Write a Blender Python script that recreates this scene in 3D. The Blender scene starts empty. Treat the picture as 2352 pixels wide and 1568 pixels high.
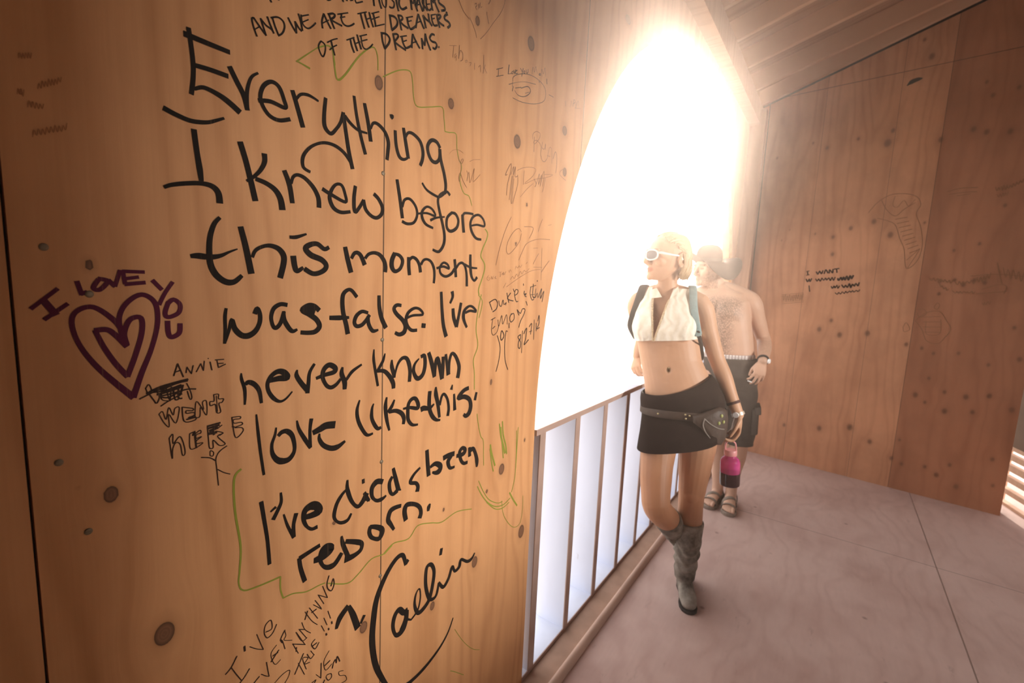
import bpy, bmesh, math, random
import numpy as np
from mathutils import Vector, Matrix

random.seed(7)
rng = np.random.default_rng(7)
scene = bpy.context.scene
col = scene.collection
R = math.radians

# ------------------------------------------------------------------ camera
YAW, PITCH, ROLL, CAM_H = R(35.3), R(-7.2), R(2.55), 1.5
fwd = Vector((-math.sin(YAW) * math.cos(PITCH), math.cos(YAW) * math.cos(PITCH), math.sin(PITCH)))
r0 = Vector((math.cos(YAW), math.sin(YAW), 0))
u0 = r0.cross(fwd)
right = r0 * math.cos(ROLL) + u0 * math.sin(ROLL)
up = right.cross(fwd)
cam_data = bpy.data.cameras.new('camera')
cam = bpy.data.objects.new('camera', cam_data)
col.objects.link(cam)
cam.matrix_world = Matrix(((right.x, up.x, -fwd.x, 0), (right.y, up.y, -fwd.y, 0), (right.z, up.z, -fwd.z, CAM_H), (0, 0, 0, 1)))
cam_data.sensor_width = 36
cam_data.lens = 36 * 1045 / 2352
cam_data.clip_start = 0.02
cam_data.dof.use_dof = True
cam_data.dof.focus_distance = 0.98
cam_data.dof.aperture_fstop = 4.5
scene.camera = cam

# ------------------------------------------------------------------ sky, sun, exposure
world = bpy.data.worlds.new('sky')
scene.world = world
world.use_nodes = True
bg = world.node_tree.nodes['Background']
bg.inputs['Color'].default_value = (1.0, 0.955, 0.92, 1)
bg.inputs['Strength'].default_value = 3.1

SUN_DIR = Vector((-0.2419, 0.9173, 0.3164)).normalized()      # towards the sun, low over the far end of the arch
sun = bpy.data.lights.new('sun', 'SUN')
sun.energy = 7.5
sun.angle = R(0.6)
sun.color = (1.0, 0.9, 0.78)
sun_o = bpy.data.objects.new('sun', sun)
col.objects.link(sun_o)
sun_o.rotation_euler = SUN_DIR.to_track_quat('Z', 'Y').to_euler()

# added fill lamp outside an invented hole; brightens the writing wall and people
FILL_L = Vector((3.6, 1.55, 2.0))
win = bpy.data.lights.new('added_fill_lamp', 'AREA')
win.shape = 'RECTANGLE'
win.size, win.size_y = 0.24, 0.30
win.energy = 240
win.color = (1.0, 0.93, 0.86)
fill_o = bpy.data.objects.new('added_fill_lamp', win)
col.objects.link(fill_o)
fill_o.location = FILL_L
fill_o.rotation_euler = (FILL_L - Vector((-0.82, 1.0, 1.3))).to_track_quat('Z', 'Y').to_euler()

vs = scene.view_settings
vs.view_transform = 'Standard'
vs.look = 'None'
vs.gamma = 1.0
vs.use_curve_mapping = False
vs.exposure = 0.0
scene.cycles.use_denoising = True
scene.cycles.max_bounces = 7
scene.cycles.diffuse_bounces = 5
scene.cycles.glossy_bounces = 3
scene.cycles.transmission_bounces = 5
scene.cycles.transparent_max_bounces = 8
scene.cycles.volume_bounces = 0
scene.cycles.sample_clamp_indirect = 6.0
scene.cycles.caustics_reflective = False
scene.cycles.caustics_refractive = False

# ------------------------------------------------------------------ node helpers
def new_mat(name):
    m = bpy.data.materials.new(name)
    m.use_nodes = True
    nt = m.node_tree
    b = nt.nodes['Principled BSDF']
    return m, nt, b

def N(nt, t, **kw):
    n = nt.nodes.new(t)
    for k, v in kw.items():
        setattr(n, k, v)
    return n

def setin(nt, node, key, v):
    if hasattr(v, 'is_linked') or isinstance(v, bpy.types.NodeSocket):
        nt.links.new(v, node.inputs[key])
    else:
        node.inputs[key].default_value = v

def mth(nt, op, a, b=None, c=None, clamp=False):
    n = N(nt, 'ShaderNodeMath', operation=op, use_clamp=clamp)
    setin(nt, n, 0, a)
    if b is not None: setin(nt, n, 1, b)
    if c is not None: setin(nt, n, 2, c)
    return n.outputs[0]

def mix(nt, fac, a, b, bt='MIX'):
    n = N(nt, 'ShaderNodeMixRGB', blend_type=bt)
    setin(nt, n, 0, fac)
    for k, v in ((1, a), (2, b)):
        setin(nt, n, k, (*v, 1) if isinstance(v, tuple) and len(v) == 3 else v)
    return n.outputs[0]

def ramp(nt, fac, stops, interp='LINEAR'):
    n = N(nt, 'ShaderNodeValToRGB')
    n.color_ramp.interpolation = interp
    e = n.color_ramp.elements
    while len(e) < len(stops): e.new(0.5)
    for el, (p, c) in zip(e, stops):
        el.position = p
        el.color = (*c, 1) if len(c) == 3 else c
    setin(nt, n, 0, fac)
    return n.outputs[0]

def noise(nt, vec, scale, detail=3, rough=0.55, out=0):
    n = N(nt, 'ShaderNodeTexNoise')
    setin(nt, n, 'Vector', vec)
    n.inputs['Scale'].default_value = scale
    n.inputs['Detail'].default_value = detail
    n.inputs['Roughness'].default_value = rough
    return n.outputs[out]

def objcoord(nt):
    t = N(nt, 'ShaderNodeTexCoord')
    return t.outputs['Object']

def scalev(nt, v, s, off=(0, 0, 0)):
    n = N(nt, 'ShaderNodeMapping')
    setin(nt, n, 'Vector', v)
    n.inputs['Scale'].default_value = s
    n.inputs['Location'].default_value = off
    return n.outputs[0]

def simple(name, colr, rough=0.6, metal=0.0, var=0.15, scale=30, bump=0.0, bscale=80):
    m, nt, b = new_mat(name)
    oc = objcoord(nt)
    f = noise(nt, oc, scale, 3)
    lo = tuple(c * (1 - var) for c in colr)
    hi = tuple(min(1, c * (1 + var)) for c in colr)
    setin(nt, b, 'Base Color', mix(nt, f, lo, hi))
    b.inputs['Roughness'].default_value = rough
    b.inputs['Metallic'].default_value = metal
    b.inputs['Specular IOR Level'].default_value = 0.5 if rough < 0.5 else (0.3 if rough < 0.72 else 0.1)
    if bump:
        bn = N(nt, 'ShaderNodeBump')
        bn.inputs['Strength'].default_value = bump
        bn.inputs['Distance'].default_value = 0.004
        setin(nt, bn, 'Height', noise(nt, oc, bscale, 4))
        setin(nt, b, 'Normal', bn.outputs[0])
    return m

def ply(name, u_axis, v_axis, light, dark, seams=(), attr=False, dirt=0.0, vseams=(), freq=1.0, tone=None, soft=False, bands=0.5):
    """plywood veneer: fine vertical grain, flowing growth rings, sheet seams, optional knot attributes (kd, warp)"""
    m, nt, b = new_mat(name)
    oc = objcoord(nt)
    sep = N(nt, 'ShaderNodeSeparateXYZ')
    setin(nt, sep, 0, oc)
    u, v = sep.outputs[u_axis], sep.outputs[v_axis]
    if attr:
        aw = N(nt, 'ShaderNodeAttribute', attribute_name='warp')
        uw = mth(nt, 'ADD', u, aw.outputs['Fac'])
    else:
        uw = u
    cmb = N(nt, 'ShaderNodeCombineXYZ')
    setin(nt, cmb, 0, uw); setin(nt, cmb, 1, v)
    P = cmb.outputs[0]
    big = noise(nt, scalev(nt, P, (2.6, 0.42, 1)), 1.0, 2, 0.5)
    f = mth(nt, 'ADD', mth(nt, 'MULTIPLY', uw, 5.0 * freq), mth(nt, 'MULTIPLY', big, 3.6))
    rings = mth(nt, 'SINE', mth(nt, 'MULTIPLY', f, 17.0))
    rings = mth(nt, 'POWER', mth(nt, 'MULTIPLY_ADD', rings, 0.5, 0.5), 3.0)
    fine = noise(nt, scalev(nt, P, (170, 3.0, 1)), 1.0, 3, 0.6)
    blot = noise(nt, scalev(nt, P, (5, 1.6, 1), (3.1, 1.7, 0)), 1.0, 4, 0.6)
    streak = noise(nt, scalev(nt, P, (26, 0.7, 1), (9, 2, 0)), 1.0, 3, 0.6)
    band = noise(nt, scalev(nt, P, (5.5, 0.18, 1), (2, 7, 0)), 1.0, 2, 0.5)
    t = mth(nt, 'MULTIPLY', rings, 0.30)
    t = mth(nt, 'ADD', t, mth(nt, 'MULTIPLY', mth(nt, 'SUBTRACT', band, 0.48), bands))
    t = mth(nt, 'ADD', t, mth(nt, 'MULTIPLY', mth(nt, 'SUBTRACT', fine, 0.40), 0.34))
    t = mth(nt, 'ADD', t, mth(nt, 'MULTIPLY', mth(nt, 'SUBTRACT', streak, 0.45), 0.55))
    t = mth(nt, 'ADD', t, mth(nt, 'MULTIPLY', mth(nt, 'SUBTRACT', blot, 0.45), 0.8), clamp=True)
    c = mix(nt, t, light, dark)
    if tone:     # sheets of different tone left/right of a seam
        for pos, mul in tone:
            gt = mth(nt, 'GREATER_THAN', u, pos)
            c = mix(nt, gt, c, mix(nt, 1.0, c, mul, 'MULTIPLY'))
    if attr:
        kd = N(nt, 'ShaderNodeAttribute', attribute_name='kd').outputs['Fac']
        halo = ramp(nt, mth(nt, 'MULTIPLY', kd, 0.25), [(0.22, (1, 1, 1)), (0.30, (0.35, 0.35, 0.35)), (0.55, (0, 0, 0))])
        c = mix(nt, mth(nt, 'MULTIPLY', halo, 0.55), c, tuple(x * 0.55 for x in dark))
        rr = mth(nt, 'SINE', mth(nt, 'MULTIPLY', kd, 24.0))
        kc = mix(nt, mth(nt, 'MULTIPLY_ADD', rr, 0.3, 0.5), (0.13, 0.058, 0.028), (0.27, 0.125, 0.062))
        kc = mix(nt, noise(nt, oc, 260, 2), kc, (0.19, 0.088, 0.045))
        edge = ramp(nt, kd, [(0.72, (0, 0, 0)), (0.88, (1, 1, 1)), (0.97, (1, 1, 1)), (1.0, (0.3, 0.3, 0.3))])
        kc = mix(nt, mth(nt, 'MULTIPLY', edge, 0.7), kc, (0.045, 0.020, 0.011))
        if soft:
            inside = ramp(nt, kd, [(0.25, (0.8, 0.8, 0.8)), (0.62, (0.5, 0.5, 0.5)), (1.0, (0, 0, 0))])
            kc = mix(nt, noise(nt, oc, 90, 2), (0.10, 0.045, 0.025), (0.19, 0.085, 0.045))
        else:
            inside = ramp(nt, kd, [(0.92, (0.96, 0.96, 0.96)), (1.0, (0, 0, 0))])
        c = mix(nt, inside, c, kc)
    if dirt:
        d1 = ramp(nt, noise(nt, scalev(nt, oc, (1, 1, 1), (4, 4, 4)), 2.2, 5, 0.65), [(0.42, (0, 0, 0)), (0.66, (1, 1, 1))])
        c = mix(nt, mth(nt, 'MULTIPLY', d1, dirt), c, tuple(x * 0.45 for x in dark))
    for s, w in seams:
        a = mth(nt, 'ABSOLUTE', mth(nt, 'SUBTRACT', u, s))
        c = mix(nt, ramp(nt, mth(nt, 'DIVIDE', a, w), [(0.55, (0.85, 0.85, 0.85)), (1.0, (0, 0, 0))]), c, (0.03, 0.015, 0.008))
    for s, w in vseams:
        a = mth(nt, 'ABSOLUTE', mth(nt, 'SUBTRACT', v, s))
        c = mix(nt, ramp(nt, mth(nt, 'DIVIDE', a, w), [(0.55, (0.85, 0.85, 0.85)), (1.0, (0, 0, 0))]), c, (0.03, 0.015, 0.008))
    setin(nt, b, 'Base Color', c)
    b.inputs['Roughness'].default_value = 0.62
    b.inputs['Specular IOR Level'].default_value = 0.25
    bn = N(nt, 'ShaderNodeBump')
    bn.inputs['Strength'].default_value = 0.12
    bn.inputs['Distance'].default_value = 0.002
    setin(nt, bn, 'Height', mth(nt, 'ADD', fine, mth(nt, 'MULTIPLY', rings, 0.4)))
    setin(nt, b, 'Normal', bn.outputs[0])
    return m

# ------------------------------------------------------------------ mesh helpers
class MB:
    def __init__(s):
        s.v, s.f, s.mi = [], [], []
    def add(s, verts, faces, mi=0):
        o = len(s.v)
        s.v += [tuple(x) for x in verts]
        s.f += [tuple(i + o for i in f) for f in faces]
        s.mi += [mi] * len(faces)
        return s
    def box(s, lo, hi, mi=0):
        (a, b, c), (d, e, f) = lo, hi
        return s.add([(a, b, c), (d, b, c), (d, e, c), (a, e, c), (a, b, f), (d, b, f), (d, e, f), (a, e, f)],
                     [(0, 3, 2, 1), (4, 5, 6, 7), (0, 1, 5, 4), (1, 2, 6, 5), (2, 3, 7, 6), (3, 0, 4, 7)], mi)
    def obox(s, c, ax, ay, az, mi=0):
        """oriented box: centre and three half-axis vectors"""
        c, ax, ay, az = Vector(c), Vector(ax), Vector(ay), Vector(az)
        vs_ = [c + ax * i + ay * j + az * k for k in (-1, 1) for j in (-1, 1) for i in (-1, 1)]
        return s.add(vs_, [(0, 2, 3, 1), (4, 5, 7, 6), (0, 1, 5, 4), (1, 3, 7, 5), (3, 2, 6, 7), (2, 0, 4, 6)], mi)
    def ell(s, c, r, rot=None, n=18, m=12):
        vs_, fs = [], []
        for j in range(1, m):
            th = math.pi * j / m
            for i in range(n):
                ph = 2 * math.pi * i / n
                p = Vector((r[0] * math.sin(th) * math.cos(ph), r[1] * math.sin(th) * math.sin(ph), r[2] * math.cos(th)))
                if rot is not None: p = rot @ p
                vs_.append(p + Vector(c))
        t, bt = Vector((0, 0, r[2])), Vector((0, 0, -r[2]))
        if rot is not None: t, bt = rot @ t, rot @ bt
        vs_ += [t + Vector(c), bt + Vector(c)]
        T, B = len(vs_) - 2, len(vs_) - 1
        for j in range(m - 2):
            for i in range(n):
                a, b_ = j * n + i, j * n + (i + 1) % n
                fs.append((a, a + n, b_ + n, b_))
        for i in range(n):
            fs.append((T, i, (i + 1) % n))
            fs.append((B, (m - 2) * n + (i + 1) % n, (m - 2) * n + i))
        return s.add(vs_, fs)
    def rings(s, rs, closed=True, cap=True, mi=0):
        n = len(rs[0])
        vs_ = [p for r_ in rs for p in r_]
        fs = []
        for k in range(len(rs) - 1):
            for i in range(n if closed else n - 1):
                j = (i + 1) % n
                fs.append((k * n + i, k * n + j, (k + 1) * n + j, (k + 1) * n + i))
        if cap:
            fs.append(tuple(range(n - 1, -1, -1)))
            fs.append(tuple((len(rs) - 1) * n + i for i in range(n)))
        return s.add(vs_, fs, mi)
    def tube(s, pts, rad, n=14, sub=4, ref=(1, 0, 0), rnd=True, mi=0):
        """smooth tube; radius number or (along ref, across)"""
        P = [Vector(p) for p in pts]
        Rd = [(r_, r_) if not isinstance(r_, tuple) else r_ for r_ in (rad if isinstance(rad, (list,)) else [rad] * len(P))]
        if sub > 1 and len(P) > 2:
            P2, R2 = [], []
            for k in range(len(P) - 1):
                p0, p1, p2, p3 = P[max(0, k - 1)], P[k], P[k + 1], P[min(len(P) - 1, k + 2)]
                for q in range(sub):
                    t = q / sub
                    P2.append(0.5 * ((2 * p1) + (p2 - p0) * t + (2 * p0 - 5 * p1 + 4 * p2 - p3) * t * t + (3 * p1 - 3 * p2 + p3 - p0) * t ** 3))
                    tt = t * t * (3 - 2 * t)
                    R2.append((Rd[k][0] * (1 - tt) + Rd[k + 1][0] * tt, Rd[k][1] * (1 - tt) + Rd[k + 1][1] * tt))
            P2.append(P[-1]); R2.append(Rd[-1])
            P, Rd = P2, R2
        T = []
        for k in range(len(P)):
            d = P[min(k + 1, len(P) - 1)] - P[max(k - 1, 0)]
            T.append(d.normalized() if d.length > 1e-9 else Vector((0, 0, 1)))
        ref = Vector(ref)
        if rnd:
            a, b_ = P[0], P[-1]
            ra, rb = sum(Rd[0]) / 2, sum(Rd[-1]) / 2
            pre = [(a - T[0] * ra * math.sin(x), (Rd[0][0] * math.cos(x), Rd[0][1] * math.cos(x)), T[0]) for x in (1.3, 0.9, 0.45)]
            post = [(b_ + T[-1] * rb * math.sin(x), (Rd[-1][0] * math.cos(x), Rd[-1][1] * math.cos(x)), T[-1]) for x in (0.45, 0.9, 1.3)]
            P = [q[0] for q in pre] + P + [q[0] for q in post]
            Rd = [q[1] for q in pre] + Rd + [q[1] for q in post]
            T = [q[2] for q in pre] + T + [q[2] for q in post]
        rs = []
        side = None
        for p, r_, t in zip(P, Rd, T):
            base = ref if side is None else side
            sd = base - t * base.dot(t)
            if sd.length < 1e-4: sd = t.orthogonal()
            sd.normalize()
            side = sd
            ot = t.cross(sd)
            rs.append([p + sd * r_[0] * math.cos(2 * math.pi * i / n) + ot * r_[1] * math.sin(2 * math.pi * i / n) for i in range(n)])
        return s.rings(rs, mi=mi)
    def loft(s, rows, n=28, cap=True, rot=0.0, power=2.0):
        """horizontal rings (z, cx, cy, a, b_front, b_back); front is -y"""
        rs = []
        for (z, cx, cy, a, bf, bb) in rows:
            r_ = []
            for i in range(n):
                t = 2 * math.pi * i / n
                c_, s_ = math.cos(t), math.sin(t)
                c2 = math.copysign(abs(c_) ** (2 / power), c_)
                s2 = math.copysign(abs(s_) ** (2 / power), s_)
                x, y = a * c2, (bb if s_ > 0 else bf) * s2
                r_.append(Vector((cx + x * math.cos(rot) - y * math.sin(rot), cy + x * math.sin(rot) + y * math.cos(rot), z(x) if callable(z) else z)))
            rs.append(r_)
        return s.rings(rs, cap=cap)
    def xform(s, M, start=0):
        for i in range(start, len(s.v)):
            s.v[i] = tuple(M @ Vector(s.v[i]))
        return s
    def mesh(s, name):
        me = bpy.data.meshes.new(name)
        me.from_pydata(s.v, [], s.f)
        me.polygons.foreach_set('material_index', s.mi)
        bm = bmesh.new(); bm.from_mesh(me)
        bmesh.ops.recalc_face_normals(bm, faces=bm.faces)
        bm.to_mesh(me); bm.free()
        me.update()
        return me
    def build(s, name, mats, parent=None, smooth=True, bevel=0.0, angle=40):
        return link(name, s.mesh(name), mats, parent, smooth, bevel, angle)

def link(name, me, mats, parent=None, smooth=True, bevel=0.0, angle=40):
    for m in (mats if isinstance(mats, (list, tuple)) else [mats]):
        me.materials.append(m)
    o = bpy.data.objects.new(name, me)
    col.objects.link(o)
    if parent: o.parent = parent
    me.polygons.foreach_set('use_smooth', [smooth] * len(me.polygons))
    if smooth and hasattr(me, 'set_sharp_from_angle'):
        me.set_sharp_from_angle(angle=R(angle))
    if bevel:
        b = o.modifiers.new('bevel', 'BEVEL')
        b.width = bevel; b.segments = 2; b.limit_method = 'ANGLE'
    return o

def remesh(mb, voxel, smooth=6, name='body'):
    me = mb.mesh(name)
    o = bpy.data.objects.new('tmp', me)
    col.objects.link(o)
    m = o.modifiers.new('r', 'REMESH'); m.mode = 'VOXEL'; m.voxel_size = voxel
    if smooth:
        s = o.modifiers.new('s', 'SMOOTH'); s.factor = 0.5; s.iterations = smooth
    dg = bpy.context.evaluated_depsgraph_get()
    out = bpy.data.meshes.new_from_object(o.evaluated_get(dg))
    out.name = name
    bpy.data.objects.remove(o); bpy.data.meshes.remove(me)
    return out

def coords(me):
    a = np.empty(len(me.vertices) * 3, dtype=np.float32)
    me.vertices.foreach_get('co', a)
    return a.reshape(-1, 3)

def put(me, a):
    me.vertices.foreach_set('co', a.astype(np.float32).ravel())
    me.update()

def tag(o, label=None, cat=None, group=None, kind=None):
    if label: o['label'] = label
    if cat: o['category'] = cat
    if group: o['group'] = group
    if kind: o['kind'] = kind
    return o

# ================================================================== the setting
XW = -0.82                      # inner face of the arch wall
AC_Y, AC_Z, ARX, ARZ = 3.0, 1.0, 1.68, 1.88      # arch: centre and half axes of its head
def roof_z(x): return 3.265 + 0.31 * (x + 0.457)
FA = Vector((-0.82, 4.838, 0)); FE = Vector((0.99246, -0.12255, 0)); FN = Vector((0.12255, 0.99246, 0))   # far wall: origin, along, outward
FAR_L = 1.945
def far_pt(s, z, off=0.0): return FA + FE * s + FN * off + Vector((0, 0, z))

LIGHT, DARK = (0.68, 0.345, 0.150), (0.43, 0.180, 0.062)
M_wall = ply('plywood_arch_wall', 1, 2, LIGHT, DARK, seams=[(0.657, 0.0022), (1.540, 0.0035)], attr=True, dirt=0.15)
M_far = ply('plywood_far_wall', 0, 2, (0.65, 0.315, 0.170), (0.42, 0.175, 0.085), seams=[(0.133, 0.005), (0.56, 0.0012), (1.045, 0.0012), (1.318, 0.0018)], vseams=[(3.235, 0.003)], attr=True, soft=True, bands=1.3, dirt=0.3, freq=0.7,
            tone=[(1.318, (0.70, 0.62, 0.60))])
M_ply = ply('plywood_plain', 1, 2, (0.58, 0.30, 0.15), (0.38, 0.16, 0.07), dirt=0.2, seams=[(-0.55, 0.004), (0.67, 0.004), (1.89, 0.004), (3.11, 0.004)])
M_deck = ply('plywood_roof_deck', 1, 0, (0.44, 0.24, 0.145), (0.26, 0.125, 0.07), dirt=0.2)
M_lumber = ply('raw_lumber', 1, 0, (0.62, 0.37, 0.24), (0.46, 0.24, 0.145), dirt=0.1)
M_lumber_v = ply('raw_lumber_upright', 0, 2, (0.62, 0.37, 0.24), (0.46, 0.24, 0.145), dirt=0.1)
M_dark = simple('dark_gap_backing', (0.035, 0.02, 0.012), 0.9)  # near-black, the shade inside gaps put into the colour

def ellipse_y(z, s, shrink=0.0):
    """y of the opening's edge at height z; s = -1 near side, +1 far side"""
    rx, rz = ARX - shrink, ARZ - shrink
    if z <= AC_Z: return AC_Y + s * rx
    t = min(1.0, (z - AC_Z) / rz)
    return AC_Y + s * rx * math.sqrt(max(0.0, 1 - t * t))

WALL_TOP = 3.17
# --- wall_left: the plywood sheet with the arch cut in it (fine grid near the writing so knots bend the grain)
def wall_left_mesh():
    me = bpy.data.meshes.new('wall_left')
    V, F = [], []
    zs_low = np.linspace(0, AC_Z, 160)
    th = np.linspace(0, math.pi / 2, 330)[1:]
    zs = np.concatenate([zs_low, AC_Z + ARZ * np.sin(th), np.linspace(AC_Z + ARZ, WALL_TOP, 30)[1:]])
    def patch(y0f, y1f, nu, flip):
        base = len(V)
        for z in zs:
            a, b = y0f(z), y1f(z)
            for i in range(nu + 1):
                V.append((XW, a + (b - a) * i / nu, z))
        for j in range(len(zs) - 1):
            for i in range(nu):
                p = base + j * (nu + 1) + i
                q = (p, p + 1, p + nu + 2, p + nu + 1)
                F.append(q)
    patch(lambda z: 0.100, lambda z: ellipse_y(z, -1), 300, False)
    patch(lambda z: ellipse_y(z, 1), lambda z: 4.84, 40, False)
    patch(lambda z: -2.4, lambda z: 0.0966, 30, False)
    me.from_pydata(V, [], F)
    co = np.array(V)
    kd = np.full(len(V), 4.0); warp = np.zeros(len(V))
    for (ky, kz, ry, rz) in LEFT_KNOTS:
        dy, dz = co[:, 1] - ky, co[:, 2] - kz
        kd = np.minimum(kd, 1.12 * np.sqrt((dy / ry) ** 2 + (dz / rz) ** 2))
        warp -= 0.9 * dy * np.exp(-(dy / (2.6 * ry)) ** 2 - (dz / (3.2 * rz)) ** 2)
    for nm, arr in (('kd', kd), ('warp', warp)):
        at = me.attributes.new(nm, 'FLOAT', 'POINT')
        at.data.foreach_set('value', arr.astype(np.float32))
    # edge faces of the sheet (18 mm plywood) round the opening
    bm = bmesh.new(); bm.from_mesh(me)
    bmesh.ops.remove_doubles(bm, verts=bm.verts, dist=1e-5)
    ed = [e for e in bm.edges if e.is_boundary]
    r_ = bmesh.ops.extrude_edge_only(bm, edges=ed)
    for g_ in r_['geom']:
        if isinstance(g_, bmesh.types.BMVert): g_.co.x -= 0.018
    bmesh.ops.recalc_face_normals(bm, faces=bm.faces)
    bm.normal_update()
    fa = max(bm.faces, key=lambda f_: f_.calc_area())
    if fa.normal.x < 0: bmesh.ops.reverse_faces(bm, faces=bm.faces)
    bm.to_mesh(me); bm.free()
    return me
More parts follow.
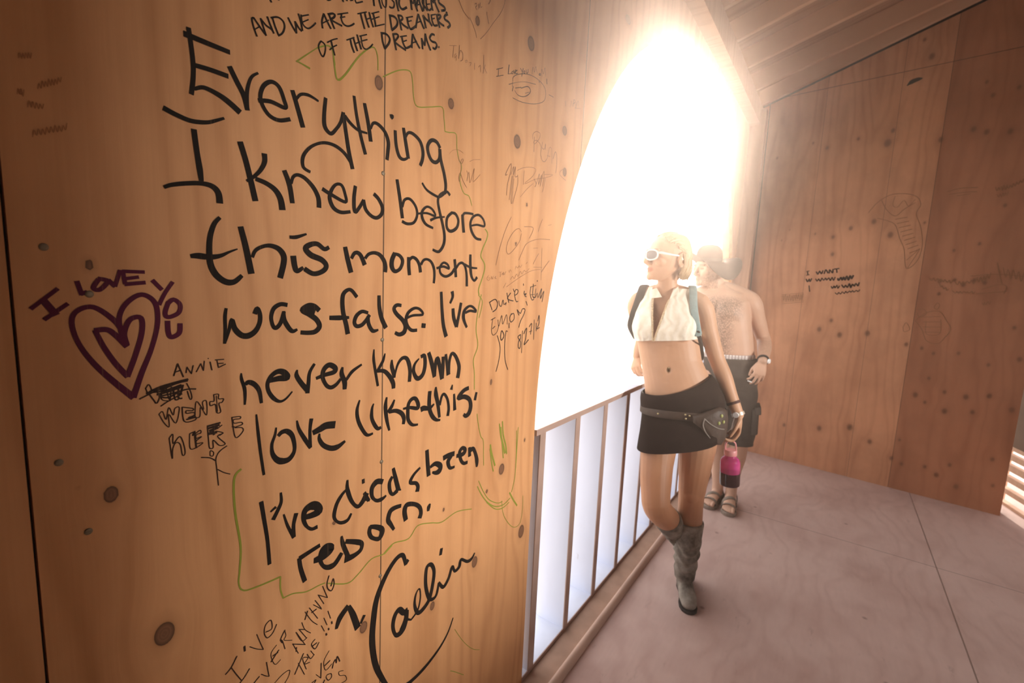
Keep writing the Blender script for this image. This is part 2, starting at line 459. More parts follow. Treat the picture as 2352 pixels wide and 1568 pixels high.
WRITING=[
('dreamers_quote','black',[
(31,[3933,19088,3906,19054,3929,18948,3979,18825]),
(33,[3933,19088,4029,18993,4128,18904]),
(20,[3948,18920,4021,18990]),
(32,[4044,19128,4084,19018,4128,18904]),
(33,[4044,19124,4131,19061,4218,19040,4257,18994]),
(33,[4154,19205,4195,19112,4257,18994]),
(33,[4238,19228,4283,19107,4338,18999]),
(31,[4214,19217,4327,19277,4417,19258,4445,19179,4405,19063,4334,18990]),
(35,[4507,19353,4569,19266,4653,19171]),
(34,[4630,19348,4646,19270,4653,19171]),
(36,[4630,19348,4690,19281,4751,19246]),
(35,[4693,19501,4736,19396,4765,19260]),
(29,[4746,19510,4754,19420,4788,19357,4869,19342,4952,19415,5018,19501]),
(25,[4737,19483,4885,19575]),
(23,[4753,19388,4880,19494]),
(35,[5180,19729,5141,19589,5154,19473]),
(39,[5180,19729,5238,19641,5320,19539]),
(23,[5141,19548,5277,19668]),
(40,[5287,19763,5326,19682,5395,19572]),
(40,[5263,19760,5356,19816,5406,19810,5376,19754,5316,19702]),
(36,[5316,19694,5415,19690,5553,19693]),
(33,[5548,19901,5538,19821,5579,19747,5662,19738,5757,19793,5822,19857]),
(27,[5461,19852,5683,19982]),
(26,[5517,19820,5620,19884]),
(27,[5898,20065,6104,20196]),
(44,[5964,20105,6009,19986,6060,19868]),
(45,[6059,20167,6104,20047,6162,19940]),
(45,[6166,20217,6213,20097,6266,19991]),
(26,[6110,20067,6201,20131]),
(46,[6258,20251,6294,20152,6324,20040]),
(27,[6223,20222,6404,20343]),
(26,[6224,20115,6411,20251]),
(28,[6301,20020,6539,20168]),
(48,[6678,20393,6705,20267,6738,20142]),
(50,[6659,20389,6791,20427,6875,20382,6857,20279,6732,20139]),
(50,[6905,20494,6946,20376,6994,20255]),
(45,[6886,20495,6983,20530,7017,20494,6952,20417]),
(47,[6959,20401,7052,20377,7173,20373]),
(52,[7142,20571,7164,20475,7213,20401,7268,20401,7390,20514]),
(30,[7109,20555,7297,20666]),
(29,[7137,20487,7264,20569]),
(49,[7454,20784,7416,20629,7391,20480]),
(55,[7454,20784,7543,20667,7632,20568]),
(29,[7417,20595,7528,20675]),
(56,[7596,20825,7643,20723,7690,20609]),
(53,[7596,20825,7685,20792,7774,20782]),
(57,[7754,20934,7788,20799,7873,20736]),
(51,[7844,20946,7877,20840,7940,20776,8046,20829]),
(31,[7829,20939,7978,21028]),
(30,[7853,20869,7950,20934]),
(59,[8016,21036,8058,20922,8117,20810]),
(52,[8001,21019,8100,21075,8140,21053,8050,20939]),
(54,[8058,20933,8137,20907,8256,20908]),
(58,[8366,21210,8280,21138,8274,21063,8404,21059,8455,21009,8377,20921]),
(28,[5119,19241,5070,19143,5089,19060,5155,18988,5204,19108,5195,19212,5119,19241]),
(39,[5324,19332,5353,19236,5397,19111]),
(25,[5245,19270,5354,19362,5455,19426]),
(25,[5293,19161,5363,19240,5444,19308]),
(26,[5656,19487,5822,19606]),
(42,[5736,19534,5768,19426,5822,19331]),
(43,[5801,19593,5845,19493,5894,19391]),
(43,[5888,19682,5932,19566,5983,19459]),
(26,[5839,19500,5960,19586]),
(29,[5976,19690,5999,19576,6033,19511,6101,19508,6193,19586,6256,19667]),
(27,[5943,19680,6111,19784]),
(27,[5988,19611,6123,19696]),
(47,[6474,19961,6500,19825,6556,19705]),
(48,[6456,19962,6584,20000,6677,19957,6660,19856,6556,19705]),
(49,[6771,20063,6811,19938,6852,19804]),
(44,[6758,20071,6860,20120,6905,20093,6811,19957]),
(45,[6824,19939,6967,19919,7114,19907]),
(50,[7003,20135,7032,20032,7086,19968,7140,19962,7275,20067]),
(30,[6957,20111,7135,20207]),
(29,[7018,20036,7137,20116]),
(50,[7304,20310,7287,20160,7283,20026]),
(53,[7304,20310,7398,20207,7514,20112]),
(30,[7295,20129,7426,20219]),
(54,[7566,20339,7583,20246,7600,20133]),
(45,[7566,20339,7618,20271,7663,20240,7667,20362,7671,20480]),
(56,[7671,20480,7742,20334,7843,20207]),
(53,[7954,20578,7870,20557,7813,20456,7875,20411,7997,20431,8037,20376,7978,20289,7909,20291]),
(57,[8095,20384,8111,20375]),
(43,[5633,20353,5758,20230]),
(29,[5801,20395,5855,20260,5898,20263,6013,20341]),
(45,[6244,20617,6268,20496,6286,20394]),
(47,[6383,20686,6408,20547,6463,20429]),
(28,[6479,20689,6468,20594,6505,20512,6566,20501,6589,20598,6581,20740]),
(37,[6734,20862,6711,20731,6787,20695,6776,20606,6713,20562,6663,20561]),
(50,[6823,20860,6850,20734,6904,20592]),
(51,[6937,20917,6914,20756,6954,20682,7020,20680,7124,20768]),
(52,[7213,21035,7244,20897,7266,20788]),
(29,[7227,21023,7298,20923,7335,21095]),
(54,[7335,21095,7367,20937,7432,20837]),
(50,[7446,21131,7408,20967,7403,20867]),
(55,[7446,21131,7506,21014,7587,20905]),
(29,[7408,20947,7491,21007]),
(54,[7601,21207,7604,21071,7608,20935]),
(56,[7602,21178,7576,21067,7723,20989]),
(45,[7672,21242,7691,21084,7767,21015,7869,21114]),
(31,[7691,21098,7792,21157]),
(57,[7832,21321,7844,21177,7885,21066]),
(59,[7833,21302,7952,21340,7880,21235]),
(59,[7907,21338,7971,21238,8083,21124]),
(58,[8102,21455,8059,21372,8092,21317,8249,21311,8267,21257,8159,21190]),
(60,[8329,21245,8333,21210]),
(33,[4175,19604,4197,19512,4227,19460]),
(33,[4334,19624,4349,19550]),
(34,[5231,20021,5260,19999,5318,20035]),
(41,[5549,20228,5580,20126]),
(42,[5642,20240,5663,20183]),
(41,[5768,20319,5779,20244]),
]),
('everything_message','black',[
(62,[3000,18517,3029,18234,3042,18008,3030,17798,3002,17602]),
([83,69],[2943,18412,3218,18410,3551,18409]),
([67,73],[3039,18025,3261,18042,3515,18042]),
([47,68,91,93],[3044,17686,3175,17752,3385,17714,3543,17642,3675,17558]),
([75,64,38],[2645,17286,2813,17238,2990,17214,3195,17255,3333,17327,3439,17390]),
([77,82,73],[3548,18193,3646,18013,3746,17837,3799,17630]),
([69,52,36],[3794,17639,3795,17853,3827,18035,3885,18174,3980,18263]),
([68,68,64,68],[3981,17835,4182,17885,4432,17865,4410,17995,4329,18171,4200,18208,4072,18101,4011,17927,4041,17784,4153,17653,4318,17624,4510,17699]),
([75,83,87],[4566,18194,4639,17989,4750,17641]),
([45,57,36],[4640,18087,4719,18184,4845,18220,4958,18208,5056,18183]),
([67,83,59,64],[5205,18284,5172,17971,5187,17768,5308,17682,5432,17809,5523,17957,5575,18142]),
([75,84,85],[5575,18142,5651,17716,5707,17432,5784,17147]),
([69,67,51,66,52],[5764,17239,5595,17404,5377,17488,5133,17469,4899,17334,4751,17136,4748,16946,4877,16886]),
([62,72,77],[5821,18528,5879,18190,5978,17821,6089,17502]),
([69,62,40],[5615,18093,5746,17993,5919,17917,6127,17919]),
([74,87,87],[6065,18471,6157,18114,6220,17790]),
([45,72,89,80],[6219,18035,6280,18159,6405,18171,6578,18071,6669,17893,6660,17686,6640,17526]),
(73,[6717,18432,6778,18448,6740,18402]),
([76,83,51],[6852,18174,6884,17881,6968,17675,7087,17633,7206,17688]),
([80,91,91],[7082,18292,7152,18004,7231,17694]),
([50,74,92,83],[7150,18127,7220,18235,7366,18249,7570,18151,7666,17955,7658,17768,7596,17624]),
([86,89,84],[8215,18170,8100,18274,7936,18267,7819,18124,7837,17961,7949,17818,8087,17803,8196,17896,8220,18037]),
([99,94,96,76],[8211,18131,8252,17909,8378,17606,8446,17342,8424,17139]),
([46,62,56,61],[7666,17241,7817,17112,8094,17034,8251,17029,8440,17162,8488,17215]),
([77,75,84,64],[3015,17097,3043,16788,3073,16533,3087,16371]),
([49,65,68,90,95],[2603,16179,2696,16229,2887,16288,3086,16327,3239,16312,3321,16225,3337,16079]),
([91,89,96],[3672,17090,3750,16824,3823,16509,3887,16207]),
([90,66,43],[4055,16999,4056,16872,3985,16723,3873,16591,3758,16501]),
([72,82,104,111],[3908,16562,4079,16523,4229,16441,4317,16305,4347,16132]),
([81,89,83],[4396,16801,4483,16578,4532,16277]),
([47,61,82,90],[4517,16610,4553,16726,4637,16783,4777,16753,4936,16626,5038,16456,5052,16281]),
([74,61,56,83,65],[5131,16627,5296,16563,5622,16470,5612,16629,5540,16775,5417,16769,5317,16645,5276,16482,5355,16320,5517,16256,5728,16297]),
([74,83,71,62],[5853,16818,5819,16557,5841,16314,5946,16413,6047,16578]),
([79,75,85,80],[6047,16578,6104,16400,6244,16289,6386,16271,6507,16365,6530,16505,6431,16662,6311,16746]),
([80,87,87],[6920,17162,7010,16761,7084,16368]),
([61,64,65,68],[7079,16611,7144,16774,7307,16812,7478,16675,7526,16493,7430,16312,7235,16256,7085,16287]),
([46,57,55,83,56],[7539,16527,7832,16581,8109,16556,8011,16694,7828,16730,7683,16601,7687,16453,7809,16319,8040,16261]),
([68,66,84,89,61],[8600,17135,8488,17193,8281,17100,8191,16942,8246,16708,8370,16392,8445,16129,8421,15899,8264,15715,8056,15743]),
([67,40],[7958,16436,8142,16517,8429,16579]),
([73,85,70],[8691,16719,8528,16571,8520,16343,8658,16256,8878,16364,8940,16558,8829,16705,8674,16717]),
([94,102],[9093,16720,9120,16512,9160,16291]),
([69,60],[9096,16650,9145,16763,9290,16796,9514,16805]),
([48,68,64,89,64],[9399,16476,9682,16548,10000,16552,9950,16720,9745,16815,9518,16733,9414,16550,9481,16341,9662,16189,9880,16175]),
([55,74,86,100,99,63],[3327,15844,3247,15739,3183,15545,3161,15315,3172,15096,3248,14931,3383,14828,3515,14832,3633,14936]),
([61,98,79,41,21],[2905,15207,2995,15219,3162,15211,3317,15243,3459,15318,3577,15372]),
([87,97,105],[3640,15736,3710,15427,3789,14987]),
([53,66,105,100],[3813,15258,3870,15375,3995,15453,4132,15477,4272,15432,4354,15321,4351,15179,4286,14932]),
([59,70,35],[4477,15663,4596,15676,4790,15752]),
([107,99,61],[4533,15322,4556,15155,4599,15060,4716,15127]),
([75,92,113,96,90],[5247,15548,5154,15508,5016,15590,4880,15571,4773,15487,4878,15373,5096,15300,5194,15192,5122,15085,4928,15025,4755,15104]),
([89,103,107],[5615,15583,5667,15369,5747,15097]),
([67,83,102],[5763,15376,5828,15478,5910,15498,5994,15434,6079,15270]),
([62,73,102,97],[6096,15399,6182,15491,6322,15531,6466,15499,6577,15389,6625,15258,6617,15145]),
([104,119,80,89,64],[6878,15560,6803,15404,6805,15253,6894,15166,7041,15235,7108,15409,7016,15525,6878,15553]),
([95,96,92],[7291,15499,7295,15296,7319,15107]),
([64,79,92],[7323,15454,7405,15515,7534,15469,7624,15346,7661,15187]),
([69,60,79,70],[7678,15366,7753,15468,7864,15500,8002,15451,8100,15307,8129,15125,8111,14939]),
([59,65,57,69,84],[8206,15305,8433,15360,8634,15319,8580,15420,8430,15453,8313,15336,8342,15184,8516,15114,8716,15183,8839,15312]),
([93,94],[8842,15558,8877,15349,8905,15121]),
([67,70,89],[8916,15351,9017,15464,9150,15490,9264,15388,9329,15173,9348,14890]),
([84,107,69,81],[9456,15727,9471,15418,9527,15163,9648,15046,9760,15135]),
([69,49],[9233,15459,9487,15391,9746,15387]),
([45,55,52,45],[3377,14391,3355,14255,3353,14049,3336,13812]),
([37,55,94,103,76,70,80],[3341,13822,3406,14016,3458,14202,3499,14051,3599,13934,3713,13916,3833,13991,3907,14133,3916,14278,3873,14383,3831,14296]),
([76,76,63,76,66],[4398,14438,4279,14451,4160,14378,4109,14230,4132,14081,4184,14024,4272,14106,4341,14310]),
([55,87,83,46],[4336,14321,4349,14157,4435,14000,4502,13947,4582,13976]),
([95,91,103,96,79],[5030,14328,4932,14410,4812,14423,4692,14335,4833,14252,4979,14145,5040,14014,4951,13915,4805,13900,4663,13915]),
(126,[4763,14356,4931,14295]),
([77,72,92,98,103],[5887,14590,5774,14714,5680,14733,5571,14643,5547,14468,5570,14250,5632,14028,5671,13832]),
([88,103,55],[5268,14171,5478,14164,5695,14164]),
([72,85,86,77],[6163,14248,6019,14280,5888,14199,5831,14061,5888,13974,6020,13996,6138,14106,6206,14197]),
([75,91,90,45],[6172,14176,6190,14002,6295,13851,6437,13865]),
([79,103,110],[6457,14614,6468,14373,6525,14136,6647,13906]),
([77,92,105,117,78],[7080,14395,6952,14404,6877,14321,6956,14198,7135,14053,7219,13908,7181,13769,7042,13723,6923,13769]),
([58,65,66,84,85,81],[7215,14081,7440,14152,7761,14167,7671,14291,7499,14326,7314,14235,7236,14080,7279,13921,7406,13803,7575,13794]),
(115,[7746,13899,7846,13886]),
([86,106,126],[8379,14716,8424,14276,8486,13880,8595,13579]),
([110,63],[8781,14729,8806,14599,8717,14435]),
([101,121,120],[8832,14286,8867,14057,8980,13821]),
([126,95,95],[8980,13812,9060,14086,9137,14432]),
([70,75,67,119,78],[9324,14168,9514,14218,9770,14194,9650,14308,9480,14347,9293,14241,9247,14080,9294,13933,9397,13773]),
([19,52,57,49,30],[3579,13277,3581,13173,3624,13009,3630,12861,3621,12715]),
([54,89,79,51],[3645,13069,3695,13103,3793,13046,3871,12915,3901,12693]),
([78,120,116,80,65,76,45,25],[4041,13073,4212,13091,4378,13090,4324,13187,4215,13224,4095,13163,4019,13032,4036,12876,4129,12728,4236,12657,4348,12687,4470,12803]),
([24,85,94,106],[4575,13205,4562,13098,4653,12935,4759,12801]),
([88,70,51],[4771,12728,4797,12913,4824,13120,4925,13278]),
([63,94,112,94,77,87,57],[4965,12988,5138,13030,5349,13062,5376,13144,5244,13222,5126,13140,5099,12987,5175,12818,5280,12752,5402,12795,5498,12892]),
([42,103,110,86],[5547,13135,5526,13001,5596,12815,5595,12670]),
([59,73,44],[5638,12859,5781,13017,6010,13136]),
([24,68,68,59],[6332,13438,6325,13225,6370,12961,6442,12602]),
([25,72,71],[6635,13316,6578,13154,6439,12952]),
([73,101,118,94],[6422,12940,6616,12914,6781,12758,6876,12594,6887,12478]),
([37,103,110,75],[6831,13148,6833,12991,6891,12818,6902,12726]),
([39,82,116,95],[6920,12769,7001,13015,7133,13152,7270,13137,7352,12989,7386,12798,7371,12565]),
([29,90,117,110,110,86],[7667,13087,7535,12967,7498,12799,7585,12628,7690,12597,7815,12692,7874,12911,7846,13140,7740,13127]),
([106,130,111],[7992,13197,8092,12951,8205,12564]),
([116,115,139],[8205,12581,8230,12852,8304,13026,8393,12799,8486,12474]),
([121,110],[8486,12482,8511,12767,8513,13037]),
([85,96,145],[8606,13095,8665,12799,8723,12552]),
([100,88,126,132],[8734,12585,8746,12893,8836,13098,8989,13004,9128,12744,9123,12550,9091,12413]),
([26,52,49,45],[3809,12499,3823,12280,3856,11871,3892,11530,3914,11342]),
([29,50,58,91,127,101,66,79,100,84,64],[4155,12174,4129,12036,4071,11879,4076,11705,4147,11568,4249,11499,4384,11498,4484,11608,4496,11765,4450,11956,4355,12058,4260,12062,4193,12011]),
([29,66,84,66],[4553,12218,4591,12040,4709,11809,4821,11605]),
([65,60,77],[4821,11616,4815,11905,4827,12065,4849,12187]),
([103,146,154],[4888,11897,5029,11935,5161,11977,5353,11953]),
([34,83,104,123,52],[5017,11844,5016,11730,5102,11581,5270,11471,5432,11459,5599,11534]),
([34,83,88,81,49],[5964,12359,5900,12152,5924,11933,6023,11709,6157,11530,6311,11528]),
([25,85,94,69],[6332,12211,6290,12102,6283,11897,6362,11717,6451,11606,6531,11617]),
([38,104,91,54],[6695,12292,6661,12072,6702,11760,6779,11489]),
([40,87,77],[6919,12190,6846,12051,6736,11936]),
([81,106,118,83],[6773,11928,6961,11920,7137,11821,7219,11677,7201,11546]),
([50,91,116,97,93,104,92,51],[7194,11919,7395,11911,7645,11845,7664,11955,7576,12101,7452,12107,7353,11999,7337,11779,7361,11598,7487,11456,7666,11423]),
([115,124,120,51],[8059,12196,8043,11966,8061,11745,8157,11539,8299,11405,8453,11362]),
([137,140,98,45],[7774,11786,7861,11801,8060,11761,8216,11840]),
([47,138,116,86],[8271,12278,8277,12091,8356,11822,8427,11446]),
([74,78,103],[8428,11774,8491,11986,8585,12038,8712,11876,8771,11619,8741,11422]),
([67,93,120],[8969,11971,8991,11754,9013,11526]),
([36,103],[8890,12240,8855,12123]),
([116,130,137,162,92],[9557,12044,9344,11997,9141,11833,9378,11827,9600,11713,9679,11512,9620,11318,9486,11253,9389,11311]),
([89,107],[9915,11854,9855,11648]),
([74,70,64,66],[3853,10839,3897,10481,3948,10046,3975,9554]),
([40,68,76],[4215,10885,4220,10700,4145,10545,4064,10411]),
([30,54],[4018,10582,4115,10636]),
([31,54,66],[4263,10430,4331,10180,4451,9876]),
([81,68,85],[4451,9885,4455,10144,4509,10347]),
([97,154,182,105,59,83],[4671,10202,4830,10181,4994,10205,4940,10335,4814,10384,4690,10327,4661,10162,4720,9995,4826,9887,4945,9881]),
([50,88,55,86,85,47],[5753,9843,5658,9727,5494,9739,5374,9846,5336,9975,5396,10194,5516,10355,5639,10443]),
([43,103,74,113,129],[5660,10644,5659,10436,5763,10129,5913,9945,6044,10003,6154,10160]),
([55,56],[6110,10037,6234,9970]),
(69,[6064,10526,6069,10437]),
([120,144,108,70,105,45],[6596,10290,6438,10344,6304,10240,6305,10039,6422,9893,6581,9868,6701,9909]),
(83,[6097,10198,6210,9974]),
([82,117,127],[6910,10513,6988,10226,7078,9912]),
([80,100,81,117],[6881,10314,6800,10185,6824,9969,6909,9868,7035,9910]),
(38,[7078,9912,7154,9894]),
([61,98,99,131],[7772,10259,7564,10142,7453,9979,7639,9896,7713,9778,7692,9664]),
([116,127,129],[8002,10654,8036,10308,8083,9953]),
([76,158,162,56],[8139,10162,8315,10203,8500,10088,8478,9959,8349,9942,8220,9994]),
([142,137,142],[8626,10265,8813,10288,9035,10274]),
([120,147,100,69],[8925,10236,8806,10112,8883,9909,9066,9882]),
([111,144,116,124,103,100],[9153,10169,9415,10155,9499,10254,9377,10340,9265,10238,9334,9994,9458,9863,9608,9849]),
([95,128],[9679,10266,9707,10008]),
([157,117,155,69],[9714,10173,9869,10172,10009,9898,10052,9692,10042,9577]),
([81,84,91],[4555,9381,4584,9149,4666,8831]),
([105,93,85],[4568,9375,4748,9409,4997,9449]),
([116,199,193,107,69,132,96],[4882,9170,5066,9170,5241,9256,5154,9326,5053,9290,5009,9142,5064,8972,5180,8870,5344,8859,5512,9024]),
([47,99,104],[5514,9418,5544,9229,5685,8836]),
([100,126,92,114,160],[5622,9252,5896,9111,6029,9003,5996,8866,5814,8817,5606,8838]),
([93,149,88,113],[6250,9318,6408,9250,6572,9132,6591,9012,6519,8917,6411,8951,6286,9054,6233,9202,6267,9311]),
([97,133,121,76],[7157,9478,6961,9498,6828,9454,6774,9268,6852,9123,6950,8951]),
([127,144,109,114,141],[7326,9038,7281,9289,7360,9424,7611,9343,7786,9190,7835,9016,7794,8903]),
([53,130,77],[8156,9142,8112,9071,8092,8973]),
([97,121,133,162,170,141,92,119,108,69,39],[7349,7828,7242,8133,7017,8126,6723,7859,6466,7425,6367,6909,6333,6351,6428,5696,6645,5126,6928,4612,7279,4416,7584,4340,8096,4387,8638,4580,8991,4849,9201,5196]),
(108,[7348,7853,7420,7913]),
([145,144,131,82,216,111],[7418,6528,7300,6525,7152,6700,7012,6603,6960,6345,7049,6067,7222,6029,7364,6236,7418,6502]),
([107,64,44],[7360,6463,7423,6275,7576,6154]),
([56,38,139,112,114,85],[7576,6167,7789,6304,7876,6611,7837,6887,7715,6804,7675,6524,7791,6226,7982,6213,8206,6368,8327,6744,8366,7116,8242,7374,8080,7342,8060,6891,8170,6467,8307,6308,8476,6344,8568,6665]),
([75,118,105,85,132,83,115,50],[8568,6665,8751,6430,8961,6587,9096,6871,9216,6672,9404,6713,9472,6902,9757,6703,9960,6687,10098,6807]),
(106,[8638,7646,8603,7480]),
([69,146,132],[5378,7314,5467,7514,5668,7671]),
([90,141,155],[5691,7657,5806,7370,5924,6985]),
([64,83],[6008,7044,6104,7186]),
]),
('small_anything_note','brown',[
(35,[3157,7841,3254,7911,3356,8069]),
(27,[3254,7911,3338,7707,3423,7517]),
(32,[3361,7473,3470,7554,3567,7665]),
(52,[3488,8174,3493,8072]),
(26,[3579,8103,3702,7973,3822,7881]),
(24,[3822,7881,3769,8056,3710,8270]),
(29,[3871,8210,3988,8209,3975,8394,3875,8356,3846,8208,3901,8070,4003,8106,4082,8242]),
(25,[3769,7396,3850,7298,3916,7239]),
(29,[3916,7239,3894,7389,3873,7574]),
(34,[3589,7280,3736,7373]),
(19,[4073,7804,3960,7683,4031,7413,4144,7438]),
(34,[3992,7622,4096,7626]),
(35,[3956,7515,4114,7671]),
(25,[4236,7606,4187,7813,4144,7870]),
(36,[4244,8016,4153,7874,4186,7775]),
(22,[4235,8012,4259,7881,4222,7809,4382,7702]),
(26,[4390,7618,4506,7321]),
(31,[4390,7609,4659,7416]),
(37,[4471,7484,4460,7393]),
(24,[4650,7423,4467,7822]),
(24,[4467,7813,4584,7547,4699,7550]),
(24,[4690,7537,4532,7839]),
(24,[4590,7960,4654,7760,4778,7600]),
(31,[4645,7767,4523,7845]),
(24,[4928,7696,4801,7868,4660,8154]),
(40,[4657,7977,4717,8139]),
(26,[4756,8185,4939,7832]),
(25,[4844,8203,5032,7989]),
(41,[4803,8047,4912,8062]),
(26,[4884,8279,5022,8016]),
(27,[5084,8081,4955,8359]),
(28,[4955,8359,5167,8176]),
(30,[5167,8176,5057,8503]),
(42,[5208,8664,5159,8507,5179,8374,5262,8286,5326,8395,5305,8540,5252,8395]),
(29,[5175,7862,5237,7647]),
(51,[5263,7557,5272,7499]),
(27,[5081,7754,5152,7544]),
(50,[5187,7448,5195,7401]),
(26,[5018,7618,5089,7439]),
(57,[5129,7360,5140,7311]),
(37,[4424,6900,4618,7243]),
(24,[4502,7103,4631,6746]),
(27,[4671,6839,4598,7136,4713,7075,4634,6988,4750,6946]),
(29,[4695,7169,4771,7013,4851,7060]),
(22,[4851,7039,4773,7196]),
(33,[4964,7262,4872,7169,4794,7325,4875,7393]),
(38,[4814,7271,4914,7285]),
(22,[4013,7012,4173,7086,4317,7079,4296,6955,4204,6847]),
(20,[4886,6557,4997,6389]),
(36,[4997,6389,5010,6739]),
(23,[5200,6901,5072,6736,5112,6495,5262,6537]),
(42,[5092,6616,5219,6653]),
(40,[5272,6421,5294,6513]),
(43,[5294,6524,5349,6582,5370,6480,5393,6627,5458,6461]),
(30,[5153,6358,5239,6316,5249,6222,5174,6202,5121,6317,5153,6358]),
(22,[5547,6165,5435,6214,5457,6110,5592,6009,5626,5871,5501,5888]),
(29,[4784,6424,4884,6432,4843,6379]),
(42,[5047,6223,5089,6277]),
]),
('annie_went_here_note','brown',[
(27,[2602,13365,2662,13552]),
(26,[2662,13552,2730,13333]),
(25,[2628,13424,2699,13443]),
(22,[2768,13391,2784,13482]),
(22,[2784,13482,2840,13367]),
(23,[2840,13367,2870,13500]),
(22,[2908,13387,2976,13516]),
(23,[2976,13516,3009,13395]),
(23,[3009,13395,3027,13553]),
(23,[3082,13591,3086,13582]),
(26,[3110,13529,3131,13387]),
(24,[3208,13555,3230,13419]),
(24,[3182,13551,3315,13548]),
(24,[3213,13488,3306,13484]),
(24,[3230,13419,3339,13465]),
(28,[2165,13080,2296,13138,2442,13195,2650,13246,2794,13281]),
(41,[2253,13145,2432,13224,2788,13289]),
(20,[2246,13227,2286,13281,2315,13189,2275,13141,2246,13227]),
(25,[2290,13125,2335,13035,2371,12980,2415,13089,2363,13167]),
(48,[2331,13186,2499,13214,2674,13256,2782,13268]),
(42,[2340,13157,2496,13158,2695,13210]),
(42,[2382,13109,2541,13137,2706,13180]),
(25,[2418,12923,2523,12986,2702,13067]),
(32,[2403,13078,2551,13093,2764,13128,2892,13114]),
(20,[2453,13193,2434,13031,2523,12986]),
(22,[2497,13186,2516,13085,2540,12983]),
(24,[2567,13203,2540,12983]),
(30,[2588,13171,2605,12999,2651,12991]),
(35,[2660,13202,2652,13019,2699,12996]),
(38,[2719,13207,2691,13098,2665,13045]),
(22,[2768,13228,2812,13106,2832,12987,2806,12962,2775,13098]),
(37,[2429,13170,2662,13258]),
(34,[2436,13058,2525,13042,2656,13103]),
(19,[2391,12803,2437,12835,2477,12701,2519,12882,2571,12751,2598,12852,2657,12847,2600,12616,2514,12777,2512,12579,2452,12650,2391,12803]),
(24,[2693,12854,2837,12804,2829,12769,2751,12785,2749,12742,2847,12736,2857,12690,2770,12665,2869,12658,2860,12608,2714,12619,2693,12854]),
(33,[2745,12641,2856,12653]),
(20,[2862,12645,2891,12910,2986,12752,2978,12879,3035,12883,3027,12653,2949,12803,2931,12652,2862,12645]),
(23,[3143,12976,3215,12971,3213,12895,3287,12882,3264,12825,3217,12811,3239,12669,3179,12667,3163,12806,3091,12798,3086,12866,3146,12870,3143,12976]),
(16,[3182,12954,3192,12679]),
(21,[2504,12396,2553,12448,2552,12297,2639,12390,2683,12292,2706,12109,2668,12076,2645,12258,2588,12302,2543,12213,2530,12058,2504,12396]),
(21,[2778,12399,2834,12415,2820,12359,2923,12423,2934,12375,2870,12361,2868,12302,2944,12313,2866,12258,2864,12214,2959,12203,2849,12143,2775,12164,2778,12399]),
(33,[2847,12426,2862,12140]),
(41,[3033,12464,3226,12481]),
(48,[3038,12425,3211,12445]),
(23,[3033,12464,3043,12196,3053,12087,3105,12080,3110,12209,3200,12093,3289,12100,3178,12253,3261,12295,3155,12352]),
(64,[3063,12374,3183,12406]),
(63,[3048,12332,3167,12333]),
(51,[3103,12395,3126,12297]),
(22,[3252,12436,3183,12391]),
(23,[3268,12293,3205,12262]),
(24,[3407,12533,3535,12521,3534,12482,3434,12488,3439,12424,3553,12414,3567,12371,3444,12344,3558,12317,3578,12248,3453,12168,3407,12533]),
(22,[3402,12370,3444,12360]),
(20,[3055,11956,3064,12038,3109,11994,3094,11937,3055,11956]),
(26,[2925,11963,3047,11920,3131,11848]),
(23,[3315,12054,3196,11985,3139,11877,3146,11703,3163,11399]),
(23,[3159,11684,3252,11599,3348,11540]),
]),
('love_heart_drawing','purple',[
(47,[1248,14286,1476,14486]),
(45,[1138,14426,1393,14680]),
(75,[1255,14530,1358,14347]),
(53,[1581,14781,1620,14606]),
(52,[1612,14617,1671,14640]),
(55,[1799,14811,1742,14697,1809,14676,1894,14791,1800,14822]),
(57,[1903,14803,1970,14724]),
(47,[1970,14724,2036,14945]),
(49,[2063,14947,2082,14762]),
(48,[2063,14935,2308,14935]),
(47,[2085,14832,2237,14861]),
(53,[2081,14755,2311,14785]),
(56,[2402,14819,2507,14687]),
(51,[2648,14801,2547,14638,2467,14464]),
(61,[2583,14501,2534,14338,2573,14274,2704,14334,2731,14461,2648,14538,2571,14476]),
(66,[2560,14212,2563,14034,2603,13968,2702,14026,2719,14167]),
([70,63,56,53,66,86],[2038,14067,1929,14261,1728,14438,1558,14386,1501,14233,1551,13962,1687,13675,1885,13389,2097,13122]),
([76,59,65,62,52],[2097,13122,2211,13465,2347,13824,2434,14192,2417,14489,2264,14611,2087,14492,1994,14282,2015,13973]),
(69,[2057,13874,1936,14049,1850,14125,1728,14120]),
([56,70],[1728,14120,1803,13895,1916,13648,2045,13438]),
(65,[2045,13438,2145,13720,2238,14054,2239,14273,2113,14254,2038,14067,2058,13898]),
]),
('green_border_line','green',[
([40,21],[4646,18704,4836,18892,5041,19090]),
(40,[5041,19090,5205,19199,5303,19223,5362,19156,5402,18943]),
(20,[4646,18712,4824,18694]),
([30,54],[4689,18715,4897,18687]),
([43,58,42,30],[5363,19191,5400,18880,5458,18704,5618,18847,5952,19332,6258,19613,6373,19502,6389,19224]),
(36,[6516,19146,6929,19429,7239,19528,7323,19348,7357,19050,7471,18872,7869,18988,8261,19106,8332,18876,8375,18590]),
(36,[8375,18590,8503,18605,8768,18635,8815,18316,8895,18067,9006,17912,8951,17581,9106,17289,9327,17234,9450,17017]),
(57,[10040,16477,10156,16385,10141,16230,9962,15924,9900,15721,10057,15548,10089,15411,10028,15192,9853,14816,9886,14662]),
(40,[9851,14656,10013,14513,10023,14332,9914,14009]),
(47,[9980,14666,9852,14173,9802,13679,9904,13220,9731,12833,9788,12472,9815,11956]),
(40,[9976,11207,10050,10889,10188,10474,10315,10312,10347,9887,10381,9509]),
([58,59,38,54],[3529,11570,3410,11423,3407,10843,3479,10148,3450,9699,3428,9459,3501,9281,3727,9221,4176,9185]),
